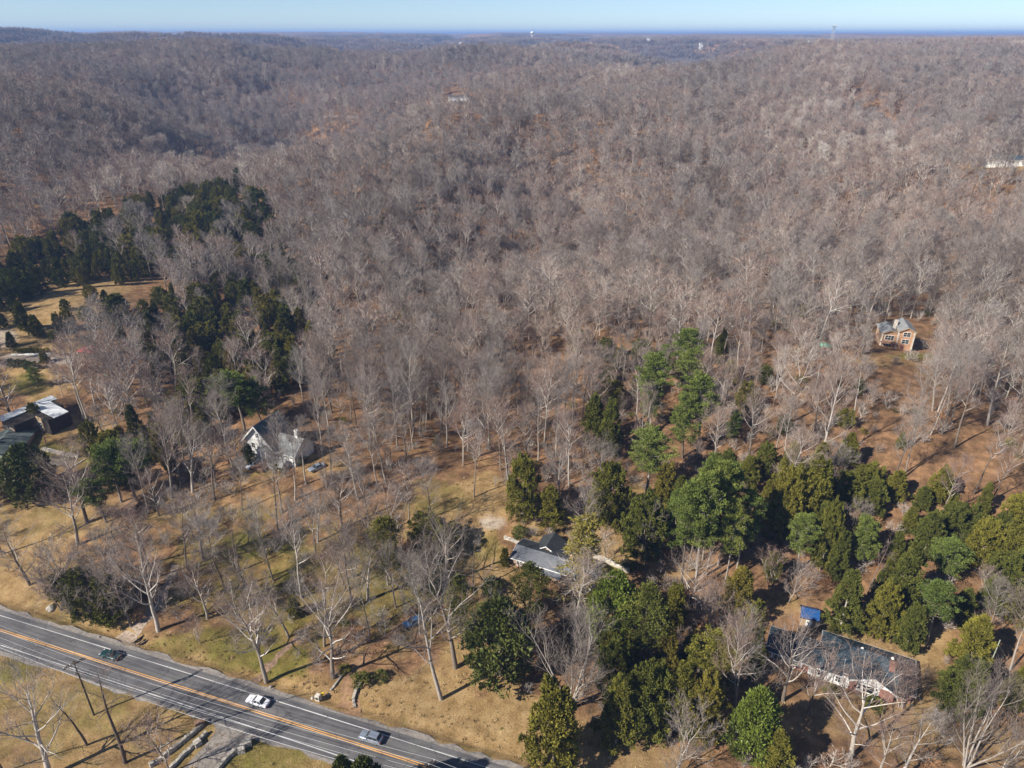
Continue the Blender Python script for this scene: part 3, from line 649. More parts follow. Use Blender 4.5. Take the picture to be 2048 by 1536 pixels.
# prominent bare trees: (set, shape, u, v foot, v top, look)
BARE = [(OPEN, 2, 533, 1365, 1160, 'tall bare tree with a leaning trunk'), (OPEN, 0, 316, 1262, 1075, 'stout bare tree'), (OPEN, 1, 519, 1312, 1200, 'dark forked bare tree'),
 (PALE, 0, 883, 1398, 1120, 'tall pale barked bare tree'), (PALE, 1, 1143, 1414, 1238, 'white many-stemmed bare tree'), (OPEN, 3, 667, 1355, 1180, 'pale grey wide bare tree'),
 (DEAD, 0, 250, 1526, 1310, 'dark tall bare tree'), (DEAD, 1, 174, 1490, 1350, 'dark crooked bare tree'), (OPEN, 1, 100, 1552, 1370, 'wide many-branched bare tree'), (DEAD, 1, 8, 1545, 1420, 'dark bare tree'),
 (SMALL, 0, 341, 1545, 1428, 'small thin bare tree'), (OPEN, 3, 1566, 1402, 1262, 'pale wide bare tree'), (SMALL, 0, 1616, 1425, 1305, 'slender bare tree'), (OPEN, 1, 1700, 1515, 1350, 'wide spreading bare tree'),
 (PALE, 2, 1803, 1415, 1345, 'pale dense bare tree'), (PALE, 1, 1930, 1535, 1385, 'fan-shaped bare tree'), (SMALL, 1, 1345, 1560, 1440, 'grey twiggy bare tree'), (PALE, 2, 1420, 1275, 1185, 'pale crooked bare tree'),
 (DEAD, 0, 1291, 1142, 1000, 'slim pale bare tree'), (DEAD, 0, 947, 1182, 1062, 'slim pale bare tree'), (FOREST, 1, 948, 995, 850, 'tall bare tree'), (PALE, 0, 1021, 982, 805, 'tall white-trunked bare tree'),
 (FOREST, 0, 933, 848, 630, 'very tall bare tree'), (FOREST, 3, 883, 860, 690, 'tall bare tree'), (FOREST, 4, 826, 862, 700, 'tall bare tree'), (PALE, 0, 1500, 720, 545, 'huge pale bare tree'),
 (PALE, 0, 1630, 950, 730, 'white-limbed bare tree'), (PALE, 0, 1975, 850, 650, 'leaning white-limbed bare tree'), (FOREST, 2, 1785, 960, 820, 'broad bare tree'), (FOREST, 4, 1440, 860, 735, 'dark-limbed bare tree'),
 (FOREST, 1, 547, 1162, 1000, 'slim tall bare tree'), (FOREST, 3, 603, 1195, 1005, 'slim tall bare tree'), (DEAD, 0, 480, 1142, 1020, 'thin bare tree'), (DEAD, 1, 430, 1000, 850, 'dark tall bare tree'),
 (OPEN, 0, 385, 985, 850, 'wide bare tree'), (OPEN, 1, 175, 1045, 900, 'wide low-branching bare tree'), (FOREST, 2, 705, 1215, 1030, 'pale bushy bare tree'), (OPEN, 3, 828, 1190, 1095, 'pale grey bare tree'),
 (OPEN, 0, 912, 1335, 1110, 'grey branching bare tree'), (FOREST, 5, 745, 1080, 930, 'slim bare tree'), (OPEN, 1, 685, 1060, 960, 'leaning forked bare tree'), (FOREST, 3, 645, 905, 770, 'tall bare tree'),
 (FOREST, 0, 180, 860, 690, 'tall dark bare tree'), (OPEN, 0, 235, 770, 625, 'round-crowned bare tree'), (OPEN, 2, 150, 760, 650, 'round-crowned bare tree'), (OPEN, 1, 30, 850, 720, 'bare tree with long limbs'),
 (DEAD, 0, 93, 892, 830, 'small dark bare tree'), (SMALL, 0, 280, 1188, 1110, 'small bare tree'), (OPEN, 3, 60, 1170, 1050, 'wide grey bare tree'), (SMALL, 2, 400, 1285, 1230, 'leaning small bare tree'),
 (SMALL, 0, 473, 1307, 1265, 'little bare tree'), (SMALL, 1, 150, 1200, 1080, 'twiggy grey bare tree'), (OPEN, 3, 230, 1215, 1080, 'grey twiggy bare tree'), (SMALL, 1, 1700, 1060, 1000, 'pale bare tree'), (DEAD, 1, 1735, 1190, 1085, 'white-trunked bare tree'),
 (FOREST, 2, 2020, 1340, 1190, 'slim pale bare tree'), (FOREST, 1, 2040, 1350, 1180, 'slim pale bare tree'), (FOREST, 4, 1165, 1100, 975, 'crooked bare tree'), (SMALL, 1, 1213, 1118, 1060, 'small spreading bare tree'),
 (SMALL, 2, 1575, 1205, 1130, 'reddish bare tree'), (SMALL, 1, 1545, 1185, 1110, 'twiggy bare tree'), (FOREST, 0, 1880, 1040, 905, 'pale bare tree'), (PALE, 0, 1565, 930, 800, 'white forked bare tree'), (FOREST, 2, 590, 1000, 860, 'slim bare tree'), (FOREST, 0, 612, 968, 830, 'tall bare tree'), (SMALL, 1, 120, 1218, 1115, 'twiggy spreading bare tree'), (SMALL, 2, 205, 1248, 1150, 'small forked bare tree'), (OPEN, 3, 262, 1252, 1125, 'grey fine-twigged bare tree'), (SMALL, 1, 165, 1242, 1160, 'low bushy bare tree'), (SMALL, 0, 1960, 1205, 1140, 'pale small bare tree'),
 (OPEN, 0, 1800, 1560, 1440, 'low pale bare tree'), (SMALL, 1, 2000, 1545, 1450, 'twiggy bare tree'), (DEAD, 0, 1190, 400, 325, 'white bare tree')]
nbare = 0
for P0, k, u, v, vt, look in BARE:
    b, h = height_from(u, v, vt)
    e = put(P0, k, b, h, lean=.04, name='bare_tree'); TREES.append((b.x, b.y, 2.2 if P0 is FOREST else 3.2)); nbare += 1
    label_later(e, look, 'bare tree', u, (v + vt) / 2, 'bare tree')

# where no scattered tree may stand (ground seen in the photograph as open)
OPENP = [[(100, 590), (330, 560), (330, 640), (260, 690), (150, 690)], [(1480, 1360), (1860, 1420), (1880, 1500), (1780, 1530), (1560, 1500), (1470, 1440)], [(1000, 1120), (1100, 1150), (1130, 1230), (1040, 1240), (960, 1200)], [(1745, 690), (1855, 690), (1835, 880), (1725, 880)],
 [(0, 540), (150, 540), (230, 590), (150, 660), (150, 760), (110, 800), (0, 800)], [(490, 900), (560, 900), (550, 980), (510, 980)], [(640, 1180), (641, 1181), (640, 1182)],
 [(700, 1345), (860, 1290), (950, 1340), (1090, 1430), (1060, 1536), (900, 1536), (690, 1425)], [(0, 1010), (130, 1000), (175, 1045), (90, 1090), (0, 1100)], [(0, 1150), (100, 1215), (220, 1250), (250, 1300), (0, 1225)],
 [(900, 1010), (1010, 985), (1020, 1080), (1000, 1130), (1020, 1200), (960, 1240), (940, 1140), (960, 1090), (880, 1090)], [(1010, 1070), (1240, 1120), (1260, 1180), (1190, 1200), (1010, 1160)], [(1180, 1060), (1270, 1060), (1270, 1140), (1190, 1110)],
 [(1490, 1195), (1600, 1180), (1680, 1240), (1880, 1290), (1900, 1420), (1780, 1440), (1500, 1370), (1480, 1280)], [(60, 580), (240, 560), (250, 605), (160, 620), (130, 680), (170, 720), (150, 740), (0, 740), (0, 650)],
 [(0, 740), (90, 740), (130, 860), (190, 850), (190, 960), (0, 980)], [(470, 830), (640, 830), (640, 920), (560, 950), (470, 940)], [(300, 1240), (480, 1250), (620, 1370), (300, 1320)],
 [(820, 980), (900, 960), (990, 980), (900, 1040), (800, 1040)], [(1740, 640), (1860, 650), (1880, 720), (1740, 720)], [(1960, 318), (2060, 322), (2060, 356), (1970, 350)], [(885, 190), (950, 190), (948, 233), (885, 238)],
 [(790, 224), (900, 203), (905, 235), (790, 246)], [(1728, 234), (1775, 234), (1772, 252), (1730, 252)], [(880, 1250), (940, 1240), (960, 1340), (870, 1300)]]
THIN = [([(1200, 560), (2100, 560), (2100, 1000), (1250, 900)], .62), ([(250, 1060), (700, 1050), (960, 1040), (960, 1240), (700, 1340), (560, 1330), (320, 1250)], 1.0), ([(480, 900), (1000, 880), (980, 1000), (820, 1040), (460, 1060)], .85), ([(1500, 1370), (2048, 1370), (2048, 1540), (1500, 1540)], .45),
        ([(0, 980), (230, 960), (230, 1060), (0, 1150)], .75), ([(90, 740), (400, 700), (380, 900), (150, 900)], .8), ([(1180, 940), (2048, 1060), (2048, 1300), (1500, 1200), (1200, 1330)], .35)]
pr = np.random.RandomState(5)
def stand(r0, r1, sp):
    n = int(r1 / sp) + 1
    gx, gy = np.meshgrid(np.arange(-n, n + 1), np.arange(0, n + 1))
    X = (gx.ravel() + pr.rand(gx.size) * .9) * sp; Y = (gy.ravel() + pr.rand(gx.size) * .9) * sp
    r = np.hypot(X, Y); a = np.arctan2(X, Y)
    k = (r >= r0) & (r < r1) & (np.abs(a) < R(43))
    return X[k], Y[k]
near_pts = []
def gaps(X, Y, s=1.0): return pr.rand(len(X)) < (.62 + .38 * sstep(.38, .56, fbm(X / 110 + 7, Y / 110 + 3, 3))) * sstep(.2 if s < 1.2 else .02, .38 if s < 1.2 else .2, fbm(X / (22 * s) + 3, Y / (22 * s), 3))
X, Y = stand(95, 470, 5.8)
k = gaps(X, Y); X, Y = X[k], Y[k]
Z = hgt(X, Y); U, V_, D_ = project(X, Y, Z); RD = road_d(X, Y)
tx = np.array([(a, b, c) for a, b, c in TREES])
for x, y, z, u, v, rd in zip(X, Y, Z, U, V_, RD):
    if rd < 8: continue
    if any(inpoly(u, v, p) for p in OPENP): continue
    keep = 1.0
    for p, f in THIN:
        if inpoly(u, v, p): keep = f
    if pr.rand() > keep: continue
    for p, f in [(CEDAR_AREAS[0][0], .28), (CEDAR_AREAS[1][0], .2), ([(280, 400), (520, 380), (560, 520), (330, 560)], .4), (CEDAR_AREAS[5][0], .3)]:
        if inpoly(u, v, p) and pr.rand() > f: break
    else:
        dd = (tx[:, 0] - x) ** 2 + (tx[:, 1] - y) ** 2
        if (dd < (tx[:, 2] * .8 + 1.2) ** 2).any(): continue
        near_pts.append((x, y, z, u, v))
near_pts.sort(key=lambda p: p[0] ** 2 + p[1] ** 2)
inview = [p for p in near_pts if -60 < p[3] < 2108 and p[4] < 1640]
indiv = set()
for p in inview:
    if nbare >= 300: break
    x, y, z, u, v = p
    q = rng.random(); nbare += 1; indiv.add(p)
    yard = inpoly(u, v, THIN[1][0]) or inpoly(u, v, THIN[3][0])
    if q < .2: P0, k, h, s = SMALL, rng.randrange(3), rng.uniform(6, 12), 'low twiggy'
    elif q < (.55 if yard else .28): P0, k, h, s = OPEN, rng.randrange(4), rng.uniform(13, 20), 'wide-crowned'
    elif q < .34: P0, k, h, s = PALE, 0, rng.uniform(18, 25), 'pale-barked'
    else: P0, k, h, s = FOREST, rng.randrange(6), rng.uniform(15, 25), 'slim'
    e = put(P0, k, Vector((x, y, z)), h, widen=rng.uniform(.85, 1.15), lean=.06)
    s = ('tall ' if h > 21 else 'short ' if h < 8.5 else '') + s
    label_later(e, s + ' bare tree', 'bare tree', u, v - 25, 'bare tree')
rest = [p for p in near_pts if p not in indiv]

# labels: look + place; an equal look at an equal place is counted from the landmark outwards, the rest share a group
ORD = ['first', 'second', 'third', 'fourth', 'fifth', 'sixth', 'seventh', 'eighth', 'ninth', 'tenth', 'eleventh', 'twelfth', 'thirteenth', 'fourteenth']
def finish_labels():
    buckets = {}
    for o, look, cat, u, v, what in PEND:
        rel, n, far = place_words(u, v)
        a = [(aa, bb) for nn, aa, bb in LAND if nn == n][0]
        buckets.setdefault((look, rel, n), []).append((math.hypot(u - a[0], v - a[1]), o, cat, what))
    for (look, rel, n), L in buckets.items():
        L.sort(key=lambda t: t[0])
        for i, (_, o, cat, what) in enumerate(L):
            if len(L) == 1: lab = '%s %s the %s' % (look, rel, n)
            elif i < 14: lab = '%s %s the %s, %s from it' % (look, rel, n, ORD[i] if i else 'nearest')
            else: lab = '%s in the thick of the wood %s the %s' % (look, rel, n)
            tag(o, lab, cat, {'bare tree': 'bare trees of the wood', 'cedar': 'cedars', 'pine': 'pines'}.get(what))
finish_labels()

# ------------------------------------------------------------------ the wood beyond: one object of stuff, points carrying tree shapes
def scatter(name, label, P, idx, scl, shapes, widen=None, cat=None):
    pc = bpy.data.collections.new(name + '_shapes')
    for i, me in enumerate(shapes):
        o = bpy.data.objects.new('%s_shape_%02d' % (name, i), me); pc.objects.link(o)
    me = bpy.data.meshes.new(name); me.vertices.add(len(P)); me.vertices.foreach_set('co', np.asarray(P, np.float32).ravel())
    n = len(P)
    a = me.attributes.new('idx', 'INT', 'POINT'); a.data.foreach_set('value', np.asarray(idx, np.int32))
    wd = np.ones(n) if widen is None else widen
    a = me.attributes.new('scl', 'FLOAT_VECTOR', 'POINT'); a.data.foreach_set('vector', np.c_[scl * wd, scl * wd, scl].astype(np.float32).ravel())
    rot = np.c_[pr.normal(size=n) * .04, pr.normal(size=n) * .04, pr.rand(n) * 6.28]
    a = me.attributes.new('rot', 'FLOAT_VECTOR', 'POINT'); a.data.foreach_set('vector', rot.astype(np.float32).ravel())
    o = link(name, me)
    g = bpy.data.node_groups.new(name, 'GeometryNodeTree')
    g.interface.new_socket('Geometry', in_out='INPUT', socket_type='NodeSocketGeometry'); g.interface.new_socket('Geometry', in_out='OUTPUT', socket_type='NodeSocketGeometry')
    N = g.nodes; Lk = g.links
    gi = N.new('NodeGroupInput'); go = N.new('NodeGroupOutput')
    ci = N.new('GeometryNodeCollectionInfo'); ci.inputs[0].default_value = pc; ci.inputs[1].default_value = True; ci.inputs[2].default_value = True
    ip = N.new('GeometryNodeInstanceOnPoints'); ip.inputs['Pick Instance'].default_value = True
    def attr(nm, t):
        x = N.new('GeometryNodeInputNamedAttribute'); x.data_type = t; x.inputs[0].default_value = nm; return x.outputs[0]
    Lk.new(gi.outputs[0], ip.inputs['Points']); Lk.new(ci.outputs[0], ip.inputs['Instance'])
    Lk.new(attr('idx', 'INT'), ip.inputs['Instance Index']); Lk.new(attr('scl', 'FLOAT_VECTOR'), ip.inputs['Scale'])
    e2r = N.new('FunctionNodeEulerToRotation'); Lk.new(attr('rot', 'FLOAT_VECTOR'), e2r.inputs[0]); Lk.new(e2r.outputs[0], ip.inputs['Rotation'])
    Lk.new(ip.outputs[0], go.inputs[0])
    md = o.modifiers.new('spread', 'NODES'); md.node_group = g
    return tag(o, label, cat, kind='stuff')
brush = []
for i in range(4):
    T = bare_tree(400 + i, [3.2, 2.4, 4.2, 3.4][i], .08, [.5, .6, .4, .5][i], nl=9, n2=5, n3=3, n4=3, tw_w=.028, r0=.04, ang=40, multi=[3, 4, 1, 2][i], twl=.5)
    brush.append(join_tree(T, 'brush'))
bv_, bt_ = profile_crown(411, 2.4, 1.3, .2, lambda t: np.sqrt(np.clip(1 - (1.5 * t - .6) ** 2, 0.02, 1)), 70, 9, .2, .4, .4)
M['dead_leaves'] = tree_mat('dead_leaves', [(0, (.3, .15, .07)), (1, (.42, .25, .13))], nscale=1, nmix=.5, loc_amt=.1)
brush.append(mk_mesh('leafy_brush', bv_, tris=bt_, mat=M['dead_leaves']))
bv_, bt_ = profile_crown(412, 1.8, 1.0, .1, lambda t: np.sqrt(np.clip(1 - (1.5 * t - .6) ** 2, 0.02, 1)), 60, 14, .18, .35, .3)
brush.append(mk_mesh('green_brush', bv_, tris=bt_, mat=M['cedar']))
X, Y = stand(92, 380, 4.2)
k = (pr.rand(len(X)) < .95 * sstep(.36, .56, fbm(X / 13 + 9, Y / 13 + 2, 3))) & (road_d(X, Y) > 11); X, Y = X[k], Y[k]; Z = hgt(X, Y); U, V_, D_ = project(X, Y, Z)
k = np.array([not any(inpoly(u, v, p) for p in OPENP[4:]) and not any(inpoly(u, v, p) for p in OPENP[:2]) for u, v in zip(U, V_)]); X, Y, Z = X[k], Y[k], Z[k]
bi = pr.randint(0, 4, len(X)); bi[pr.rand(len(X)) < .07] = 4; bi[pr.rand(len(X)) < .05] = 5
scatter('undergrowth', 'low leafless brush and saplings on the woodland floor', np.c_[X, Y, Z], bi, .5 + .8 * pr.rand(len(X)), brush, .8 + .6 * pr.rand(len(X)))
def tuft(seed, n, sz):
    g = np.random.RandomState(seed); V = []
    for i in range(n):
        a = g.rand() * 6.28; b0 = np.array([g.normal() * .12, g.normal() * .12, 0]); d = np.array([math.cos(a) * .6, math.sin(a) * .6, .8]) * sz * g.uniform(.5, 1); q = np.array([-math.sin(a), math.cos(a), 0]) * .07
        V += [b0 - q, b0 + q, b0 + d]
    return np.array(V)
M['tuft'] = tree_mat('dry_tufts', [(0, (.2, .13, .06)), (.5, (.36, .25, .12)), (1, (.46, .35, .19))], nscale=1, nmix=.2, loc_amt=.3)
M['green_tuft'] = tree_mat('green_tufts', [(0, (.12, .1, .03)), (1, (.2, .18, .05))], nscale=1, nmix=.2, loc_amt=.3)
tf = [mk_mesh('tuft', v_, tris=np.arange(len(v_)).reshape(-1, 3), mat=M[m_]) for v_, m_ in ((tuft(1, 14, .4), 'tuft'), (tuft(2, 20, .55), 'tuft'), (tuft(3, 14, .35), 'green_tuft'))]
X, Y = stand(80, 175, 1.25)
rd_ = road_d(X, Y); Z = hgt(X, Y); cv_ = cover(X, Y, Z)
k = (pr.rand(len(X)) < np.clip(cv_[0] * .5 + .1, 0, 1) * sstep(.3, .6, fbm(X / 5, Y / 5, 3)) + .5 * (np.abs(rd_ - 8.5) < 2)) & ((rd_ > 6.5) | (rd_ < -6)) & (np.abs(np.arctan2(X, Y)) < R(38)) & (cv_[2] < .3)
X, Y, Z = X[k], Y[k], Z[k]; gi_ = np.where(pr.rand(len(X)) < np.clip(cv_[1][k] * 1.2, .08, .9), 2, pr.randint(0, 2, len(X)))
scatter('dry_grass', 'dry winter grass tufts on the lawns and verges', np.c_[X, Y, Z], gi_, .5 + 1.0 * pr.rand(len(X)) ** 2, tf)
print('tufts', len(X))
mc = MORE[n_ind:]
if mc:
    cs = [mk_mesh('cedar_shape', V=[(v.co) for v in c[1].vertices], tris=[tuple(p.vertices) for p in c[1].polygons], mat=M['cedar']) for c in CEDAR[:3]]
    scatter('far_cedars', 'dark cedars crowding the ridge at left', np.array([tuple(m_[1]) for m_ in mc]), np.array([m_[3] % 3 for m_ in mc]), np.array([m_[2] / CEDAR[m_[3] % 3][2] for m_ in mc]), cs, np.array([m_[4] for m_ in mc]))
midshapes = []
for i in range(7):
    Ht = [22, 20, 23, 18, 21, 12, 22][i]
    T = bare_tree(200 + i, Ht, [.36, .32, .42, .26, .4, .2, .42][i], [.26, .31, .24, .35, .28, .38, .24][i], nl=13, n2=7, n3=6, n4=4, tw_w=.05, r0=.26, ang=48, twl=1.15, up=.1)
    midshapes.append(join_tree(T, 'mid_tree', fmin=.085))
midshapes.append(join_tree(bare_tree(260, 24, .45, .22, nl=13, n2=6, n3=4, n4=3, tw_w=.07, r0=.4), 'mid_pale_tree', bark='pale_bark'))
def pick_idx(n):
    i = pr.randint(0, 7, n); i[pr.rand(n) < .05] = 7; i[pr.rand(n) < .12] = 5; return i
rp = np.array([(p[0], p[1], p[2]) for p in rest])
scatter('bare_woodland', 'leafless woodland covering the slopes behind the houses', rp, pick_idx(len(rp)), .52 + .7 * pr.rand(len(rp)), midshapes, .85 + .35 * pr.rand(len(rp)))
X, Y = stand(470, 1500, 7.2)
k = gaps(X, Y, 1.6); X, Y = X[k], Y[k]
Z = hgt(X, Y); U, V_, D_ = project(X, Y, Z)
k = np.array([not any(inpoly(u, v, p) for p in OPENP[-5:]) for u, v in zip(U, V_)])
X, Y, Z = X[k], Y[k], Z[k]
farshapes = []
for i in range(6):
    Ht = [21, 19, 22, 18, 20, 23][i]
    T = bare_tree(230 + i, Ht, .4, [.26, .32, .24, .34, .28, .26][i], nl=12, n2=6, n3=4, n4=4, tw_w=.09, r0=.26, twl=1.4)
    farshapes.append(join_tree(T, 'far_tree', fmin=.13))
scatter('far_woodland', 'leafless woodland on the ridges and in the valleys', np.c_[X, Y, Z], pr.randint(0, 6, len(X)), .6 + .6 * pr.rand(len(X)), farshapes, .9 + .3 * pr.rand(len(X)))
X, Y = stand(1500, 5600, 28.0)
Z = hgt(X, Y) 
clumps = []
for c in range(4):
    tw = []; tt = []; cr_ = np.random.RandomState(900 + c)
    for j in range(22):
        px, py = cr_.rand(2) * 36 - 18; hh = cr_.uniform(15, 23); cw = cr_.uniform(3.2, 5.5)
        tt.append((np.array([px, py, -6.]), np.array([px, py, hh * .8]), .22, .1))
        for g in range(46):
            az = cr_.rand() * 6.28; el = cr_.uniform(.1, 1.5); b0 = np.array([px, py, hh * .52])
            dd = np.array([math.cos(az) * math.cos(el) * cw, math.sin(az) * math.cos(el) * cw, math.sin(el) * hh * .45])
            tw.append((b0 + dd * cr_.uniform(.1, .6), b0 + dd * cr_.uniform(.75, 1.1) + cr_.normal(size=3) * .8, .5))
    tv, tq = tube_geo(tt, 3); wv, wt = twig_geo(tw, cr_)
    me = mk_mesh('tree_clump', np.r_[tv, wv], tris=wt + len(tv), quads=tq); me.materials.append(M['bark']); me.materials.append(M['twigs'])
    ix = np.zeros(len(me.polygons), np.int32); ix[:len(wt)] = 1; me.polygons.foreach_set('material_index', ix); clumps.append(me)
scatter('distant_woodland', 'hazy leafless woodland out to the horizon', np.c_[X, Y, Z], pr.randint(0, 4, len(X)), .9 + .25 * pr.rand(len(X)), clumps)


# ------------------------------------------------------------------ mesh builder for hard things
class MB:
    def __init__(s): s.V = []; s.F = []
    def add(s, V, F):
        n = len(s.V); s.V += [tuple(v) for v in V]; s.F += [tuple(i + n for i in f) for f in F]; return s
    def box(s, x0, x1, y0, y1, z0, z1, tp=1.0, ty=None):
        ty = tp if ty is None else ty
        cx, cy = (x0 + x1) / 2, (y0 + y1) / 2; hx, hy = (x1 - x0) / 2, (y1 - y0) / 2
        V = [(x0, y0, z0), (x1, y0, z0), (x1, y1, z0), (x0, y1, z0)] + [(cx + sx * hx * tp, cy + sy * hy * ty, z1) for sx, sy in ((-1, -1), (1, -1), (1, 1), (-1, 1))]
        return s.add(V, [(0, 3, 2, 1), (4, 5, 6, 7), (0, 1, 5, 4), (1, 2, 6, 5), (2, 3, 7, 6), (3, 0, 4, 7)])
    def slab(s, P, th):
        """polygon P (3D, in order) thickened downwards by th"""
        n = len(P); V = list(P) + [(x, y, z - th) for x, y, z in P]
        return s.add(V, [tuple(range(n)), tuple(range(2 * n - 1, n - 1, -1))] + [(i, i + n, (i + 1) % n + n, (i + 1) % n) for i in range(n)])
    def prism(s, P, y0, y1):
        """P: (x, z) polygon extruded in y"""
        n = len(P); V = [(x, y0, z) for x, z in P] + [(x, y1, z) for x, z in P]
        return s.add(V, [tuple(range(n)), tuple(range(2 * n - 1, n - 1, -1))] + [((i + 1) % n, i, i + n, (i + 1) % n + n) for i in range(n)])
    def cyl(s, p0, p1, r0, r1=None, n=8):
        r1 = r0 if r1 is None else r1; p0 = Vector(p0); p1 = Vector(p1); d = (p1 - p0).normalized()
        a = d.cross(Vector((0, 0, 1)) if abs(d.z) < .9 else Vector((1, 0, 0))).normalized(); b = d.cross(a)
        V = [p + (a * math.cos(6.2832 * k / n) + b * math.sin(6.2832 * k / n)) * r for p, r in ((p0, r0), (p1, r1)) for k in range(n)]
        return s.add(V, [(k, (k + 1) % n, n + (k + 1) % n, n + k) for k in range(n)] + [tuple(range(n))[::-1], tuple(range(n, 2 * n))])
    def build(s, name, mat, parent=None, bevel=0, smooth=False):
        me = bpy.data.meshes.new(name); me.from_pydata(s.V, [], s.F); me.update()
        bm = bmesh.new(); bm.from_mesh(me); bmesh.ops.recalc_face_normals(bm, faces=bm.faces); bm.to_mesh(me); bm.free()
        me.materials.append(mat)
        o = link(name, me, parent)
        if bevel:
            md = o.modifiers.new('bevel', 'BEVEL'); md.width = bevel; md.segments = 2; md.limit_method = 'ANGLE'
        if smooth: me.polygons.foreach_set('use_smooth', np.ones(len(me.polygons), bool))
        return o

def brick_mat(name, c1, c2, mortar):
    m, n, l, b = new_mat(name); tc = n.new('ShaderNodeTexCoord'); mp = n.new('ShaderNodeMapping'); mp.inputs['Rotation'].default_value = (R(90), 0, 0)
    br = n.new('ShaderNodeTexBrick'); br.inputs['Color1'].default_value = (*c1, 1); br.inputs['Color2'].default_value = (*c2, 1); br.inputs['Mortar'].default_value = (*mortar, 1)
    br.inputs['Scale'].default_value = 2.2; br.inputs['Mortar Size'].default_value = .02
    nz = n.new('ShaderNodeTexNoise'); nz.inputs['Scale'].default_value = 1.3; nz.inputs['Detail'].default_value = 4; l.new(tc.outputs['Object'], nz.inputs['Vector'])
    r = ramp(n, [(.3, (.75, .75, .75)), (.7, (1.15, 1.15, 1.15))]); l.new(nz.outputs['Fac'], r.inputs[0])
    l.new(tc.outputs['Object'], mp.inputs[0]); l.new(mp.outputs[0], br.inputs['Vector'])
    mx = n.new('ShaderNodeMix'); mx.data_type = 'RGBA'; mx.blend_type = 'MULTIPLY'; mx.inputs[0].default_value = 1
    l.new(br.outputs[0], mx.inputs[6]); l.new(r.outputs[0], mx.inputs[7]); l.new(mx.outputs[2], b.inputs['Base Color']); b.inputs['Roughness'].default_value = .85
    return m
def shingle_mat(name, col):
    m, n, l, b = new_mat(name); tc = n.new('ShaderNodeTexCoord')
    nz = n.new('ShaderNodeTexNoise'); nz.inputs['Scale'].default_value = 5; nz.inputs['Detail'].default_value = 6; l.new(tc.outputs['Object'], nz.inputs['Vector'])
    n2 = n.new('ShaderNodeTexNoise'); n2.inputs['Scale'].default_value = .5; n2.inputs['Detail'].default_value = 3; l.new(tc.outputs['Object'], n2.inputs['Vector'])
    wv = n.new('ShaderNodeTexWave'); wv.bands_direction = 'Z'; wv.inputs['Scale'].default_value = 2.6; wv.inputs['Distortion'].default_value = .6; l.new(tc.outputs['Object'], wv.inputs['Vector'])
    r = ramp(n, [(.3, [c * .7 for c in col]), (.7, [c * 1.35 for c in col])]); l.new(nz.outputs['Fac'], r.inputs[0])
    r2 = ramp(n, [(.35, (.82, .82, .85)), (.65, (1.12, 1.1, 1.08))]); l.new(n2.outputs['Fac'], r2.inputs[0])
    r3 = ramp(n, [(0, (.8, .8, .8)), (.5, (1, 1, 1))]); l.new(wv.outputs['Fac'], r3.inputs[0])
    a = n.new('ShaderNodeMix'); a.data_type = 'RGBA'; a.blend_type = 'MULTIPLY'; a.inputs[0].default_value = 1; l.new(r.outputs[0], a.inputs[6]); l.new(r2.outputs[0], a.inputs[7])
    c = n.new('ShaderNodeMix'); c.data_type = 'RGBA'; c.blend_type = 'MULTIPLY'; c.inputs[0].default_value = .7; l.new(a.outputs[2], c.inputs[6]); l.new(r3.outputs[0], c.inputs[7])
    l.new(c.outputs[2], b.inputs['Base Color']); b.inputs['Roughness'].default_value = .8
    return m
def stone_mat(name, c0, c1):
    m, n, l, b = new_mat(name); tc = n.new('ShaderNodeTexCoord'); v = n.new('ShaderNodeTexVoronoi'); v.inputs['Scale'].default_value = 2.6; l.new(tc.outputs['Object'], v.inputs['Vector'])
    r = ramp(n, [(0, c0), (1, c1)]); sp = n.new('ShaderNodeSeparateColor'); l.new(v.outputs['Color'], sp.inputs[0]); l.new(sp.outputs[0], r.inputs[0])
    l.new(r.outputs[0], b.inputs['Base Color']); b.inputs['Roughness'].default_value = .9
    bp = n.new('ShaderNodeBump'); bp.inputs['Distance'].default_value = .08; bp.inputs['Strength'].default_value = .7; bp.invert = True; l.new(v.outputs['Distance'], bp.inputs['Height']); l.new(bp.outputs[0], b.inputs['Normal'])
    return m
M['brick'] = brick_mat('brick', (.33, .105, .07), (.24, .08, .055), (.4, .35, .3))
M['tan_brick'] = brick_mat('tan_brick', (.52, .36, .27), (.44, .3, .22), (.5, .45, .38))
M['orange_brick'] = brick_mat('orange_brick', (.5, .27, .15), (.42, .22, .12), (.5, .4, .3))
M['white'] = flat_mat('white_paint', (.8, .8, .78), .5, .05, 2)
M['dark_shingle'] = shingle_mat('dark_shingle', (.042, .066, .085))
M['grey_shingle'] = shingle_mat('grey_shingle', (.155, .165, .185))
M['black_shingle'] = shingle_mat('black_shingle', (.045, .05, .055))
M['pale_shingle'] = shingle_mat('pale_shingle', (.24, .25, .25))
M['green_shingle'] = shingle_mat('green_shingle', (.1, .125, .12))
M['glass'] = flat_mat('window_glass', (.03, .035, .04), .08, .1, 2, 0, .8)
M['blue_tarp'] = flat_mat('blue_tarp', (.01, .065, .21), .45, .25, 2.5, 0, .4, bump=.5)
M['white_roof'] = flat_mat('white_roof', (.62, .64, .66), .5, .08, 1)
M['dark_wood'] = flat_mat('dark_wood', (.045, .035, .03), .8, .3, 3)
M['tan_wall'] = flat_mat('tan_wall', (.42, .3, .18), .8, .15, 2)
M['stone'] = stone_mat('stone', (.2, .18, .155), (.5, .46, .4))
M['pale_stone'] = stone_mat('pale_stone', (.4, .36, .3), (.66, .6, .52))
M['pole_wood'] = flat_mat('pole_wood', (.075, .06, .045), .9, .3, 4)
M['pale_pole'] = flat_mat('weathered_pole', (.3, .33, .25), .9, .2, 4)
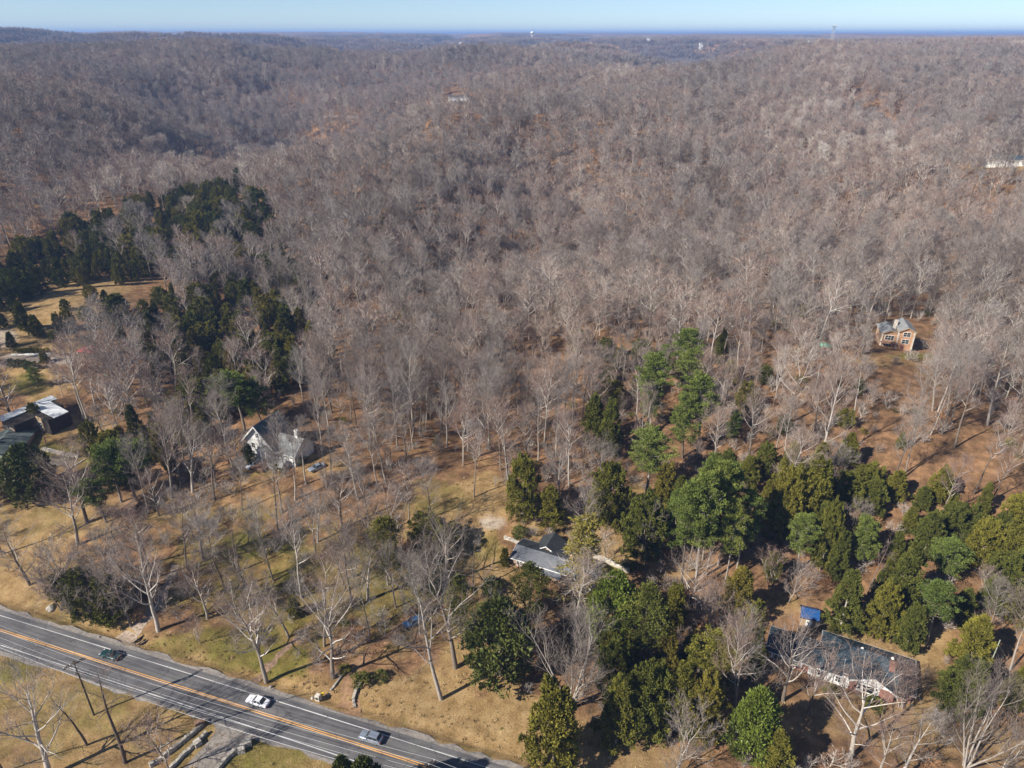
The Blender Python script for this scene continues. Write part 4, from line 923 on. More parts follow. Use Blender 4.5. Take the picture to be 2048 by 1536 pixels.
M['metal'] = flat_mat('galvanised_metal', (.5, .52, .54), .4, .1, 4, .6)
M['ceramic'] = flat_mat('ceramic', (.6, .58, .55), .3, .05)
M['wire'] = flat_mat('wire', (.35, .35, .36), .5, .05)
M['tyre'] = flat_mat('tyre', (.02, .02, .02), .8, .1)
M['rim'] = flat_mat('rim', (.45, .46, .48), .3, .05, 4, .7)
M['chrome'] = flat_mat('lamp_lens', (.7, .72, .75), .15, .05, 4, .2)
M['red_lens'] = flat_mat('red_lens', (.35, .02, .015), .25, .1)
M['white_car'] = flat_mat('white_car_paint', (.78, .79, .82), .25, .02, 1, 0, .6)
M['silver_car'] = flat_mat('silver_car_paint', (.27, .31, .38), .28, .05, 1, .35, .6)
M['green_car'] = flat_mat('dark_green_car_paint', (.015, .05, .055), .22, .05, 1, .1, .7)
M['blue_car'] = flat_mat('blue_car_paint', (.05, .12, .26), .3, .1, 1, .1, .6)
M['yellow'] = flat_mat('yellow_plastic', (.75, .55, .03), .5, .05)
M['green_tarp'] = flat_mat('green_tarp', (.16, .45, .32), .6, .2, 2)
M['red_roof'] = flat_mat('red_roof', (.42, .1, .1), .6, .15, 2)
M['timber'] = flat_mat('timber', (.22, .13, .09), .85, .3, 3)

# ------------------------------------------------------------------ road, drives
def asphalt(name, c0, c1, streak=True, wear=True):
    m, n, l, b = new_mat(name); tc = n.new('ShaderNodeTexCoord')
    uvn = n.new('ShaderNodeUVMap'); mp = n.new('ShaderNodeMapping'); mp.inputs['Scale'].default_value = (.06, 1.1, 1) if streak else (1, 1, 1); l.new(uvn.outputs[0], mp.inputs[0])
    s = n.new('ShaderNodeTexNoise'); s.inputs['Scale'].default_value = 1.6; s.inputs['Detail'].default_value = 5; l.new(mp.outputs[0], s.inputs['Vector'])
    f = n.new('ShaderNodeTexNoise'); f.inputs['Scale'].default_value = 6; f.inputs['Detail'].default_value = 5; l.new(tc.outputs['Object'], f.inputs['Vector'])
    r = ramp(n, [(.3, c0), (.7, c1)]); l.new(s.outputs['Fac'], r.inputs[0]); r2 = ramp(n, [(.3, (.82, .82, .82)), (.7, (1.2, 1.2, 1.2))]); l.new(f.outputs['Fac'], r2.inputs[0])
    x = n.new('ShaderNodeMix'); x.data_type = 'RGBA'; x.blend_type = 'MULTIPLY'; x.inputs[0].default_value = 1; l.new(r.outputs[0], x.inputs[6]); l.new(r2.outputs[0], x.inputs[7]); l.new(x.outputs[2], b.inputs['Base Color'])
    if wear:
        v = n.new('ShaderNodeTexVoronoi'); v.feature = 'DISTANCE_TO_EDGE'; v.inputs['Scale'].default_value = .11; l.new(tc.outputs['Object'], v.inputs['Vector'])
        nd = n.new('ShaderNodeTexNoise'); nd.inputs['Scale'].default_value = .7; nd.inputs['Detail'].default_value = 6; l.new(tc.outputs['Object'], nd.inputs['Vector'])
        vm = n.new('ShaderNodeVectorMath'); vm.operation = 'MULTIPLY_ADD'; vm.inputs[1].default_value = (3, 3, 3); l.new(nd.outputs['Color'], vm.inputs[0]); l.new(tc.outputs['Object'], vm.inputs[2]); l.new(vm.outputs[0], v.inputs['Vector'])
        cr = ramp(n, [(0, (.45, .45, .45)), (.012, (1, 1, 1))]); l.new(v.outputs['Distance'], cr.inputs[0])
        v2 = n.new('ShaderNodeTexNoise'); v2.inputs['Scale'].default_value = .09; v2.inputs['Detail'].default_value = 4; v2.inputs['Roughness'].default_value = .7; l.new(tc.outputs['Object'], v2.inputs['Vector'])
        c2 = ramp(n, [(.38, (.74, .74, .76)), (.5, (1, 1, 1)), (.62, (1.2, 1.18, 1.15))]); l.new(v2.outputs['Fac'], c2.inputs[0])
        prev = x.outputs[2]
        for o_ in (cr.outputs[0], c2.outputs[0]):
            y = n.new('ShaderNodeMix'); y.data_type = 'RGBA'; y.blend_type = 'MULTIPLY'; y.inputs[0].default_value = .8; l.new(prev, y.inputs[6]); l.new(o_, y.inputs[7]); prev = y.outputs[2]
        l.new(prev, b.inputs['Base Color'])
    b.inputs['Roughness'].default_value = .85
    return m
M['asphalt'] = asphalt('asphalt', (.085, .083, .086), (.15, .145, .148))
M['shoulder'] = asphalt('shoulder_gravel', (.17, .15, .135), (.29, .265, .24), False)
M['line_white'] = asphalt('white_line', (.34, .34, .34), (.76, .76, .76))
M['line_yellow'] = asphalt('yellow_line', (.5, .26, .08), (.85, .45, .14))
M['concrete'] = asphalt('old_concrete', (.15, .13, .115), (.28, .25, .22), False)
M['dirt'] = asphalt('dirt', (.21, .12, .065), (.34, .21, .12), False)
M['gravel'] = asphalt('gravel', (.22, .17, .13), (.38, .31, .25), False)
M['gully'] = asphalt('gully_leaves', (.15, .09, .055), (.36, .25, .17), False)
def strip(name, P, W, mat, z=None, lift=.05, step=1.0, rag=0, parent=None):
    """ribbon along the ground; P: points (x, y), W: half widths (left, right) at each"""
    P = [np.array(p[:2]) for p in P]; Q = []; Wd = []
    for i in range(len(P) - 1):
        n = max(1, int(np.linalg.norm(P[i + 1] - P[i]) / step))
        for k in range(n + (i == len(P) - 2)):
            t = k / n; p_1 = P[max(i - 1, 0)]; p2 = P[min(i + 2, len(P) - 1)]
            Q.append(.5 * ((2 * P[i]) + (-p_1 + P[i + 1]) * t + (2 * p_1 - 5 * P[i] + 4 * P[i + 1] - p2) * t * t + (-p_1 + 3 * P[i] - 3 * P[i + 1] + p2) * t ** 3))
            Wd.append((np.array(W[i]) * (1 - t) + np.array(W[i + 1]) * t))
    Q = np.array(Q); Wd = np.array(Wd); d = np.gradient(Q, axis=0); d /= np.linalg.norm(d, axis=1, keepdims=True) + 1e-9; nn = np.c_[-d[:, 1], d[:, 0]]
    m = 1 if z is not None else 7; V = []; uv = []; L = np.r_[0, np.cumsum(np.linalg.norm(np.diff(Q, axis=0), axis=1))]
    rg = np.random.RandomState(len(Q)); ra = rg.rand(len(Q), 2) * rag
    for i in range(len(Q)):
        for j in range(m + 1):
            a = -(Wd[i, 1] - ra[i, 1]) + (Wd[i, 0] - ra[i, 0] + Wd[i, 1] - ra[i, 1]) * j / m; p = Q[i] + nn[i] * a
            V.append((p[0], p[1], z if z is not None else 0)); uv.append((L[i], a))
    V = np.array(V)
    if z is None: V[:, 2] = hgt(V[:, 0], V[:, 1]) + lift
    ii = (np.arange(len(Q) - 1)[:, None] * (m + 1) + np.arange(m)[None]).ravel()
    qd = np.c_[ii, ii + m + 1, ii + m + 2, ii + 1]; qd = qd[:, ::-1]
    me = mk_mesh(name, V, quads=qd, mat=mat); u_ = me.uv_layers.new(name='UVMap'); uva = np.array(uv, np.float32)
    li = np.zeros(len(me.loops), np.int32); me.loops.foreach_get('vertex_index', li); u_.data.foreach_set('uv', uva[li].ravel())
    o = link(name, me, parent); return o if parent else tag(o, kind='structure')
rx = np.arange(-175, 60, 5.0); rp_ = [(x, road_y(x)) for x in rx]
def roffs(a, b, nm, mat, z, **k): return strip(nm, rp_, [(a, b)] * len(rp_), mat, z=z, step=2.0, **k)
roffs(6.0, 5.4, 'road_shoulder', M['shoulder'], -.012, rag=1.1)
road = roffs(4.55, 4.35, 'road', M['asphalt'], .0)
for nm, a, b, mt in (('edge_line', 3.36, -3.2, 'line_white'), ('edge_line', -3.1, 3.26, 'line_white'), ('centre_line', .28, -.1, 'line_yellow'), ('centre_line', -.1, .28, 'line_yellow')):
    roffs(a, b, nm, M[mt], .006, parent=road)
def drive(name, uvs, w, mat, rag=.5, lift=.03):
    P = [at(u, v) for u, v in uvs]; ww = w if isinstance(w, list) else [w] * len(P)
    return strip(name, P, [(a, a) for a in ww], mat, rag=rag, lift=lift)
drive('gravel_driveway', [(240, 1290), (262, 1268), (290, 1240), (318, 1205), (335, 1170), (352, 1130)], [4.2, 2.3, 1.8, 1.6, 1.4, 1.2], M['gravel'], .9)
drive('dirt_driveway', [(690, 1432), (700, 1402), (703, 1370), (712, 1335), (745, 1300), (790, 1265), (830, 1215)], [3.6, 2.3, 2.0, 1.7, 1.5, 1.4, 1.2], M['dirt'])
drive('concrete_drive', [(478, 1447), (462, 1475), (430, 1510), (385, 1560)], [5.2, 3.6, 3.3, 3.2], M['concrete'], .2)
drive('woodland_track', [(250, 1005), (330, 985), (420, 955), (480, 938), (520, 922)], 1.5, M['dirt'], .6)
drive('gully', [(502, 1368), (530, 1340), (560, 1310), (590, 1280), (625, 1245)], [1.1, 1.3, 1.0, .9, .6], M['gully'], .7)
drive('gravel_parking', [(4, 722), (50, 716), (100, 714), (150, 718)], [2.6, 4.2, 4.0, 2.4], M['gravel'], .8)
drive('ridge_road', [(640, 238), (700, 234), (760, 230), (830, 222), (895, 208)], 3.2, M['gravel'], .3, lift=.4)

# ------------------------------------------------------------------ houses
def house(name, label, cat, x, y, z, rz): return thing(name, label, cat, (x, y, z), rz)
def gable_x(h, x0, x1, y0, y1, zb, ze, rise, wall, roof, oh=.45, trim='white', gable=None):
    """block with its ridge along x"""
    ym = (y0 + y1) / 2; w_ = MB()
    w_.add([(x0, y0, zb), (x1, y0, zb), (x1, y1, zb), (x0, y1, zb), (x0, y0, ze), (x1, y0, ze), (x1, y1, ze), (x0, y1, ze), (x0, ym, ze + rise), (x1, ym, ze + rise)],
           [(0, 1, 5, 4), (1, 2, 6, 9, 5), (2, 3, 7, 6), (3, 0, 4, 8, 7)])
    w_.build('wall', M[wall], h)
    k = rise / ((y1 - y0) / 2); a, b = x0 - oh, x1 + oh; e = .12
    r = MB().slab([(a, y0 - oh, ze - oh * k + e), (b, y0 - oh, ze - oh * k + e), (b, ym, ze + rise + e), (a, ym, ze + rise + e)], .1)
    r.slab([(b, y1 + oh, ze - oh * k + e), (a, y1 + oh, ze - oh * k + e), (a, ym + .002, ze + rise + e), (b, ym + .002, ze + rise + e)], .1)
    ro = r.build('roof', M[roof], h)
    t = MB().box(a, b, y0 - oh - .05, y0 - oh - .002, ze - oh * k - .16, ze - oh * k + e - .01).box(a, b, y1 + oh + .002, y1 + oh + .05, ze - oh * k - .16, ze - oh * k + e - .01)
    t.build('gutter', M[trim], ro)
    for xx, s in ((a, -1), (b, 1)):
        g = MB()
        for ya, yb, za, zb_ in ((y0 - oh, ym, ze - oh * k + e, ze + rise + e), (y1 + oh, ym, ze - oh * k + e, ze + rise + e)):
            x_a, x_b = (xx - .05, xx - .003) if s < 0 else (xx + .003, xx + .05)
            g.add([(x_a, ya, za), (x_a, yb, zb_), (x_a, yb, zb_ - .25), (x_a, ya, za - .25), (x_b, ya, za), (x_b, yb, zb_), (x_b, yb, zb_ - .25), (x_b, ya, za - .25)], [(0, 1, 2, 3), (7, 6, 5, 4), (0, 4, 5, 1), (3, 2, 6, 7), (0, 3, 7, 4), (1, 5, 6, 2)])
        g.build('bargeboard', M[trim], ro)
    return ro
def gable_y(h, x0, x1, y0, y1, zb, ze, rise, wall, roof, oh=.45, trim='white', face=None, bb=.25):
    """block with its ridge along y; FACE: material of the front gable triangle"""
    xm = (x0 + x1) / 2; k = rise / ((x1 - x0) / 2); e = .12
    MB().add([(x0, y0, zb), (x1, y0, zb), (x1, y1, zb), (x0, y1, zb), (x0, y0, ze), (x1, y0, ze), (x1, y1, ze), (x0, y1, ze), (xm, y0, ze + rise), (xm, y1, ze + rise)],
             [(0, 1, 5, 8, 4), (1, 2, 6, 5), (2, 3, 7, 9, 6), (3, 0, 4, 7)]).build('wall', M[wall], h)
    if face:
        MB().add([(x0, y0 - .04, ze), (x1, y0 - .04, ze), (xm, y0 - .04, ze + rise), (x0, y0 - .003, ze), (x1, y0 - .003, ze), (xm, y0 - .003, ze + rise)], [(0, 1, 2), (5, 4, 3), (0, 3, 4, 1), (1, 4, 5, 2), (2, 5, 3, 0)]).build('gable_panel', M[face], h)
    a, b = y0 - oh, y1 + oh
    r = MB().slab([(x0 - oh, a, ze - oh * k + e), (xm, a, ze + rise + e), (xm, b, ze + rise + e), (x0 - oh, b, ze - oh * k + e)], .1)
    r.slab([(xm + .002, a, ze + rise + e), (x1 + oh, a, ze - oh * k + e), (x1 + oh, b, ze - oh * k + e), (xm + .002, b, ze + rise + e)], .1)
    ro = r.build('roof', M[roof], h)
    g = MB()
    for xa, za in ((x0 - oh, ze - oh * k + e), (x1 + oh, ze - oh * k + e)):
        za2 = za; zc = ze + rise + e
        g.add([(xa, a - .06, za2), (xm, a - .06, zc), (xm, a - .06, zc - bb), (xa, a - .06, za2 - bb), (xa, a - .003, za2), (xm, a - .003, zc), (xm, a - .003, zc - bb), (xa, a - .003, za2 - bb)], [(0, 1, 2, 3), (7, 6, 5, 4), (0, 4, 5, 1), (3, 2, 6, 7), (0, 3, 7, 4), (1, 5, 6, 2)])
    g.build('bargeboard', M[trim], ro)
    return ro
def hip(h, x0, x1, y0, y1, zb, ze, rise, wall, roof, oh=.5, ins=None):
    MB().box(x0, x1, y0, y1, zb, ze).build('wall', M[wall], h)
    d = (y1 - y0) / 2 if ins is None else ins; k = rise / ((y1 - y0) / 2); zz = ze - oh * k * .8 + .12; X0, X1, Y0, Y1 = x0 - oh, x1 + oh, y0 - oh, y1 + oh; ym = (y0 + y1) / 2
    V = [(X0, Y0, zz), (X1, Y0, zz), (X1, Y1, zz), (X0, Y1, zz), (x0 + d, ym, ze + rise), (x1 - d, ym, ze + rise)]
    V += [(x, y, zz - .14) for x, y, _ in V[:4]]
    ro = MB().add(V, [(0, 1, 5, 4), (1, 2, 5), (2, 3, 4, 5), (3, 0, 4), (0, 6, 7, 1), (1, 7, 8, 2), (2, 8, 9, 3), (3, 9, 6, 0), (6, 9, 8, 7)]).build('roof', M[roof], h)
    t = MB().box(X0 - .05, X1 + .05, Y0 - .06, Y0 - .003, zz - .2, zz - .01).box(X0 - .05, X1 + .05, Y1 + .003, Y1 + .06, zz - .2, zz - .01)
    t.box(X0 - .06, X0 - .003, Y0, Y1, zz - .2, zz - .01).box(X1 + .003, X1 + .06, Y0, Y1, zz - .2, zz - .01).build('gutter', M['white'], ro)
    return ro
def window(h, x, y, z, w, hh, side='f', n=2):
    """side f: in the wall facing -y, r: wall facing +x, l: facing -x"""
    fr = MB(); pn = MB()
    def bx(b, a0, a1, z0, z1, d0, d1):
        if side == 'f': b.box(x + a0, x + a1, y - d1, y - d0, z0, z1)
        elif side == 'l': b.box(x - d1, x - d0, y + a0, y + a1, z0, z1)
        else: b.box(x + d0, x + d1, y + a0, y + a1, z0, z1)
    t = .09; W2 = w / 2
    bx(fr, -W2 - t, W2 + t, z - t, z, .003, .09); bx(fr, -W2 - t, W2 + t, z + hh, z + hh + t, .003, .09); bx(fr, -W2 - t, -W2, z, z + hh, .003, .09); bx(fr, W2, W2 + t, z, z + hh, .003, .09)
    for i in range(1, n): bx(fr, -W2 + w * i / n - .035, -W2 + w * i / n + .035, z, z + hh, .003, .07)
    bx(fr, -W2, W2, z + hh / 2 - .03, z + hh / 2 + .03, .006, .065)
    f = fr.build('window', M['white'], h); bx(pn, -W2 + .001, W2 - .001, z + .001, z + hh - .001, .004, .04); pn.build('pane', M['glass'], f)
def door(h, x, y, z, w=1.0, hh=2.1, mat='white'):
    d = MB().box(x - w / 2, x + w / 2, y - .07, y - .003, z, z + hh).build('door', M[mat], h)
    MB().box(x + w / 2 - .16, x + w / 2 - .1, y - .13, y - .075, z + 1, z + 1.08).build('handle', M['metal'], d)
def chimney(h, x, y, z0, z1, mat='brick', s=.45):
    c = MB().box(x - s, x + s, y - s, y + s, z0, z1).box(x - s - .08, x + s + .08, y - s - .08, y + s + .08, z1 + .002, z1 + .15).build('chimney', M[mat], h)
    MB().cyl((x, y, z1 + .15), (x, y, z1 + .45), .16).build('flue', M['tan_brick'], c)
def vent(h, x, y, z, r=.28): MB().cyl((x, y, z - .4), (x, y, z + .15), r * .6).cyl((x, y, z + .15), (x, y, z + .4), r * 1.25, r * .7, 10).build('roof_vent', M['white'], h, smooth=False)

# long brick ranch
z0 = H1(72, 104); A1 = math.atan2(-.456, .89)
h1 = house('brick_house', 'long red brick ranch house with dark blue-grey shingle roof and white gable', 'house', 53.3, 106.9, z0 - .1, A1)
gable_x(h1, 0, 14, .2, 6.9, -1, 2.7, 1.25, 'brick', 'dark_shingle')
hip(h1, 10.2, 27, 1.4, 10.6, -1, 2.75, 2.75, 'brick', 'dark_shingle', ins=5.4)
gable_y(h1, 16.0, 23.9, .0, 5.6, -1, 2.72, 2.1, 'brick', 'dark_shingle', face='white', bb=.35)
MB().box(8.2, 15.9, .02, .19, -.6, 2.6).build('porch_wall', M['white'], h1)
for xx in (9, 10.9, 12.8, 14.7): MB().box(xx - .09, xx + .09, -.32, -.14, -.6, 2.36).build('porch_post', M['white'], h1)
door(h1, 12.0, .02, -.1); 
for xx in (10, 13.8): window(h1, xx, .02, .7, .9, 1.4)
window(h1, 2.2, .2, .9, 1.5, 1.3, n=2); window(h1, 5.6, .2, .9, 1.5, 1.3, n=2)
for xx in (1.0, 3.4, 4.4, 6.8): MB().box(xx - .2, xx + .2, .13, .197, .85, 2.3).build('shutter', M['white'], h1)
MB().box(17.3, 21.3, -.035, -.003, .2, 2.6).build('window_surround', M['white'], h1)
window(h1, 19.3, -.036, .6, 2.0, 1.7, n=1); window(h1, 17.75, -.036, .9, .5, 1.4, n=1); window(h1, 20.85, -.036, .9, .5, 1.4, n=1)
window(h1, 25.5, 1.4, .8, 1.2, 1.4)
for yy in (4, 7.5): window(h1, 27, yy, .9, 1.2, 1.2, 'r')
chimney(h1, 22.8, 4.3, 2.5, 5.9, 'brick', .5); vent(h1, 17.2, 6.6, 5.0); vent(h1, 22.8, 6.6, 5.0); vent(h1, 7, 4.2, 3.9, .15)
# blue shed
zs = H1(66, 117)
h2 = house('garden_shed', 'small shed with a bright blue tarpaulin roof behind the long brick house', 'shed', 63.4, 115.6, zs - .05, math.atan2(-1.35, 3.8))
gable_x(h2, 0, 3.5, 0, 3.6, -.4, 2.1, 1.1, 'tan_wall', 'blue_tarp', oh=.2, trim='dark_wood')
door(h2, 1.75, 0, -.1, 1.3, 1.9, 'white')
# centre ranch
zc = H1(8, 131)
h3 = house('ranch_house', 'low tan brick ranch house with a slate grey roof behind the drooping hemlock', 'house', -.3, 131.4, zc - .1, math.atan2(-.424, .905))
gable_x(h3, .3, 18.5, .3, 7.2, -1.2, 2.8, .95, 'tan_brick', 'grey_shingle', oh=.5)
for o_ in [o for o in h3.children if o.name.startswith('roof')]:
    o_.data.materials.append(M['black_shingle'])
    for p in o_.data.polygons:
        if p.normal.y > .1: p.material_index = 1  # faces sloping to the rear take the darker shingle colour
gable_y(h3, 4.2, 9.6, 5.5, 10.6, -1.2, 2.75, 1.75, 'tan_brick', 'black_shingle')
gable_y(h3, 14.5, 20.5, -1.6, 6.4, -1.2, 2.7, 1.2, 'tan_brick', 'grey_shingle')
window(h3, 2.2, .3, 1.2, 1.3, .9, n=2); window(h3, 5.0, .3, 1.0, 1.4, 1.2, n=2); door(h3, 9.4, .3, 0, 1, 2.1, 'timber'); window(h3, 11.6, .3, .8, 1.6, 1.5, n=3); window(h3, 17.5, -1.6, .8, 1.6, 1.3)
MB().slab([(8.2, -1.7, 2.2), (13.2, -1.7, 2.2), (13.2, -.25, 2.55), (8.2, -.25, 2.55)], .12).build('porch_roof', M['grey_shingle'], h3)
for xx in (8.4, 10.7, 13.0): MB().box(xx - .07, xx + .07, -1.6, -1.46, -1, 2.08).build('porch_post', M['tan_wall'], h3)
vent(h3, 8.2, 5, 3.5, .14); chimney(h3, 13.6, 4.6, 2.6, 4.5, 'tan_brick', .4)
# white gabled house
zw = 11.0; gz = H1(-70, 171)
h4 = house('white_house', 'two-storey white gabled house with dark and pale grey roofs among bare trees', 'house', -75.7, 170.4, zw, math.atan2(-.412, .911))
gable_y(h4, .5, 9.9, .5, 8.5, -4, 5.6, 5.0, 'white', 'dark_shingle', oh=.9, bb=.6)
gable_x(h4, 10, 17, 1.0, 9.0, -4, 3.6, 3.2, 'white', 'pale_shingle', oh=.5)
gable_x(h4, 9.95, 14.5, -1.6, 1.2, -4, 1.0, 1.2, 'white', 'pale_shingle', oh=.35)
window(h4, 5.2, .5, 6.6, 1.0, 1.3); window(h4, 3.2, .5, 3.0, 1.1, 1.5); window(h4, 7.2, .5, 3.0, 1.1, 1.5); door(h4, 5.2, .5, 0, 1.1, 2.2, 'white'); window(h4, 2.6, .5, .3, 1.2, 1.6)
for xx in (12, 14, 16): window(h4, xx, 1.0, 2.2, .9, 1.3)
for xx in (7.6, 9.6): MB().box(xx - .1, xx + .1, -1.6, -1.4, -1, 4.4).build('porch_post', M['white'], h4)
MB().slab([(7.2, -1.9, 4.4), (10.2, -1.9, 4.4), (10.2, .45, 4.8), (7.2, .45, 4.8)], .15).build('porch_roof', M['pale_shingle'], h4)
chimney(h4, 15.2, 5.2, 4, 8.8, 'white', .5)
MB().box(5.5, 9.5, -4.0, .4, -.9, -.3).build('deck', M['timber'], h4)
# flat white-roofed modern house
h5 = house('flat_roofed_house', 'dark-walled house with two slanting flat white roofs at the left edge', 'house', -153.4, 184.6, 10, math.atan2(12.9, 6.9) )
MB().add([(0, 0, -3), (15, 0, -3), (15, -6.5, -3), (0, -6.5, -3), (0, 0, 5), (15, 0, 5.0), (15, -6.5, 4.0), (0, -6.5, 4.0)], [(0, 1, 2, 3), (4, 5, 6, 7), (0, 1, 5, 4), (1, 2, 6, 5), (2, 3, 7, 6), (3, 0, 4, 7)]).build('wall', M['dark_wood'], h5)
MB().slab([(-.6, .5, 5.35), (-.6, -2.6, 5.0), (15.8, -2.6, 5.0), (15.8, .5, 5.35)], .25).build('roof', M['white_roof'], h5)
MB().box(6.5, 13.2, -12.5, -6.503, -3, 4.3).build('wall', M['dark_wood'], h5)
MB().slab([(8.6, -2.7, 4.95), (8.2, -13.2, 4.55), (12.6, -13.2, 4.55), (13.6, -2.7, 4.95)], .25).build('roof', M['white_roof'], h5)
MB().box(6.3, 6.497, -9.4, -6.6, -3, 4.2).build('wall_panel', M['tan_wall'], h5)
MB().box(-.12, -.003, -6.3, -3.4, -2.6, 2.6).build('wall_panel', M['orange_brick'], h5)
for yy in (-1.6, -4.9): window(h5, 0, yy, 1.2, 1.6, 1.5, 'l', 2)
window(h5, 6.3, -8, 1.0, 1.8, 1.6, 'l', 2)
# green-grey roofed house
h6 = house('green_roofed_house', 'low house with a green-grey gabled roof cut by the left edge', 'house', -152.5, 167.5, 7.6, math.atan2(.22, 1))
gable_y(h6, 0, 11.5, -2, 14.5, -3, 3.0, 1.7, 'tan_brick', 'green_shingle')
gable_y(h6, -6.0, 3, -5.5, 2, -3, 2.6, 1.4, 'white', 'green_shingle')
window(h6, 8.5, -2, 1, 1.4, 1.2); window(h6, 4.5, -2, 1, 1.4, 1.2); door(h6, 6.5, -2, 0); chimney(h6, 5.0, 6, 3.5, 5.6)
# brick house in the woods
zb_ = H1(134, 225)
h7 = house('woodland_house', 'tall orange brick house with pale corner posts and grey metal roof deep in the woods', 'house', 129.0, 227.3, zb_ - .3, math.atan2(-2.4, 9))
gable_y(h7, 0, 5.6, .8, 9, -1, 5.4, 1.2, 'orange_brick', 'pale_shingle', oh=.5, trim='tan_wall')
gable_y(h7, 5.2, 10, 0, 9.6, -1, 7.0, 1.3, 'orange_brick', 'pale_shingle', oh=.5, trim='tan_wall')
for xx, yy, zt in ((.2, .62, 5.3), (5.0, .2, 6.8), (9.9, -.2, 6.8)): MB().box(xx - .22, xx + .22, yy - .22, yy + .17, -1, zt).build('corner_post', M['pale_stone'], h7)
window(h7, 2.6, .8, 3.0, 2.8, 1.6, n=3); window(h7, 7.6, 0, 5.0, 2.2, 1.5, n=2); window(h7, 7.6, 0, 2.4, 2.2, 1.5, n=2); door(h7, 7.0, 0, -.2, 1.2, 2.1, 'brick'); window(h7, 2.4, .8, -.1, 2.6, 1.5, n=3)
MB().box(-.2, 5.0, -1.2, .38, 2.3, 2.5).build('balcony', M['timber'], h7); chimney(h7, 4.6, 5, 5, 8.8, 'pale_stone', .5)
# farther houses
def far_house(u, v, L, W, ze, rise, wall, roof, rz, label, name='far_house', lift=0):
    b = at(u, v); h = house(name, label, 'house', b.x, b.y, b.z - .3 + lift, rz)
    gable_x(h, -L / 2, L / 2, 0, W, -4 - lift, ze, rise, wall, roof)
    for i in range(max(2, int(L / 5))): window(h, -L / 2 + 2 + i * (L - 4) / max(1, int(L / 5) - 1), 0, ze * .45, 1.5, min(1.6, ze * .35))
    return h
f1 = far_house(919, 208, 25, 10, 8, 2, 'white', 'dark_shingle', R(8), 'white two-storey house beside the pale road on the far ridge')
MB().box(-10, 9.5, -3, -.003, 3.2, 3.5).build('balcony', M['dark_shingle'], f1)
f2 = far_house(2012, 334, 24, 9, 4, 2.2, 'white', 'dark_shingle', R(-12), 'long low white house in the woods by the right edge', lift=1)
f3 = far_house(1748, 243, 16, 9, 5, 2.5, 'tan_wall', 'black_shingle', R(-5), 'brown house with a dark roof among bare trees below the tower ridge', lift=2)
for k, (u, v) in enumerate([(921, 96), (1181, 98), (1296, 90), (1402, 100), (1620, 102)]):
    far_house(u, v, 12, 8, 5, 2.5, 'white', 'pale_shingle', R(10 * k - 20), 'tiny white building on the far hills, %s' % ['left of the water tower', 'second from the water tower, low on the slope', 'brightest one right of the water tower', 'midway between water tower and lattice tower', 'just below the lattice tower'][k], 'distant_building', lift=17)
# pavilion with a red roof
b = at(172, 716)
h8 = house('pavilion', 'open shelter with a faded red hipped roof beside the gravel lot', 'shelter', b.x - 2.6, b.y, b.z, R(-8))
V = [(-.4, -.4, 2.5), (6.4, -.4, 2.5), (6.4, 5, 2.5), (-.4, 5, 2.5), (1.8, 2.3, 3.9), (4.2, 2.3, 3.9)]
MB().add(V, [(0, 1, 5, 4), (1, 2, 5), (2, 3, 4, 5), (3, 0, 4), (3, 2, 1, 0)]).build('roof', M['red_roof'], h8)
for xx in (0, 6):
    for yy in (0, 4.6): MB().box(xx - .08, xx + .08, yy - .08, yy + .08, -.5, 2.5).build('post', M['white'], h8)

# ------------------------------------------------------------------ low walls, stones
def low_wall(name, label, uvs, hh, th, mat, cat='wall', jit=.06, world=None):
    P = world or [at(u, v) for u, v in uvs]; mb = MB(); rr = random.Random(len(label)); cen = Vector((P[0][0], P[0][1], H1(P[0][0], P[0][1])))
    for i in range(len(P) - 1):
        a = Vector(P[i][:2]); b = Vector(P[i + 1][:2]); L = (b - a).length; n = max(1, int(L / .7)); d = (b - a).normalized(); nn = Vector((-d.y, d.x))
        for k in range(n):
            p = a + d * L * k / n; q = a + d * L * (k + 1) / n - d * .02; w_ = th / 2 * rr.uniform(.85, 1.15); z = H1(p.x, p.y) ; top = z + hh * rr.uniform(.82, 1.1) + rr.uniform(-jit, jit)
            V = [(*(p + nn * w_), z - .4), (*(q + nn * w_), z - .4), (*(q - nn * w_), z - .4), (*(p - nn * w_), z - .4)]
            V = [Vector(v) - cen for v in V]; T_ = [v + Vector((0, 0, top - z + .4)) for v in V]
            mb.add(V + T_, [(0, 1, 2, 3), (7, 6, 5, 4), (0, 4, 5, 1), (1, 5, 6, 2), (2, 6, 7, 3), (3, 7, 4, 0)])
    o = mb.build(name, M[mat], bevel=.04); o.location = cen
    return tag(o, label, cat)
low_wall('stone_wall', 'pale stone retaining wall left of the grey-roofed ranch house', [(1008, 1077), (1022, 1081), (1040, 1090)], .8, .5, 'pale_stone')
low_wall('stone_wall', 'pale stone retaining wall right behind the grey-roofed ranch house', [(1086, 1080), (1105, 1085), (1125, 1092)], .7, .5, 'pale_stone')
low_wall('stone_wall', 'long pale stone retaining wall above the green strip right of the ranch house', [(1188, 1114), (1210, 1123), (1232, 1133), (1258, 1146)], 1.1, .6, 'pale_stone')
low_wall('stone_wall', 'pale stone wall on the lawn beside the dark round tree at left', [(86, 899), (110, 905), (135, 911), (157, 915)], .7, 1.0, 'pale_stone')
low_wall('edging_wall', 'thin pale stone edging across the lawn at left', [(122, 950), (145, 935), (172, 918)], .35, .3, 'pale_stone')
low_wall('edging_wall', 'dark curved stone edging beside the dirt driveway mouth', [(722, 1366), (714, 1378), (709, 1392), (707, 1402), (710, 1416)], .55, .55, 'stone')
low_wall('edging_wall', 'low stone edging along the left side of the dirt driveway', [(655, 1392), (668, 1374), (684, 1352), (694, 1338)], .4, .4, 'stone')
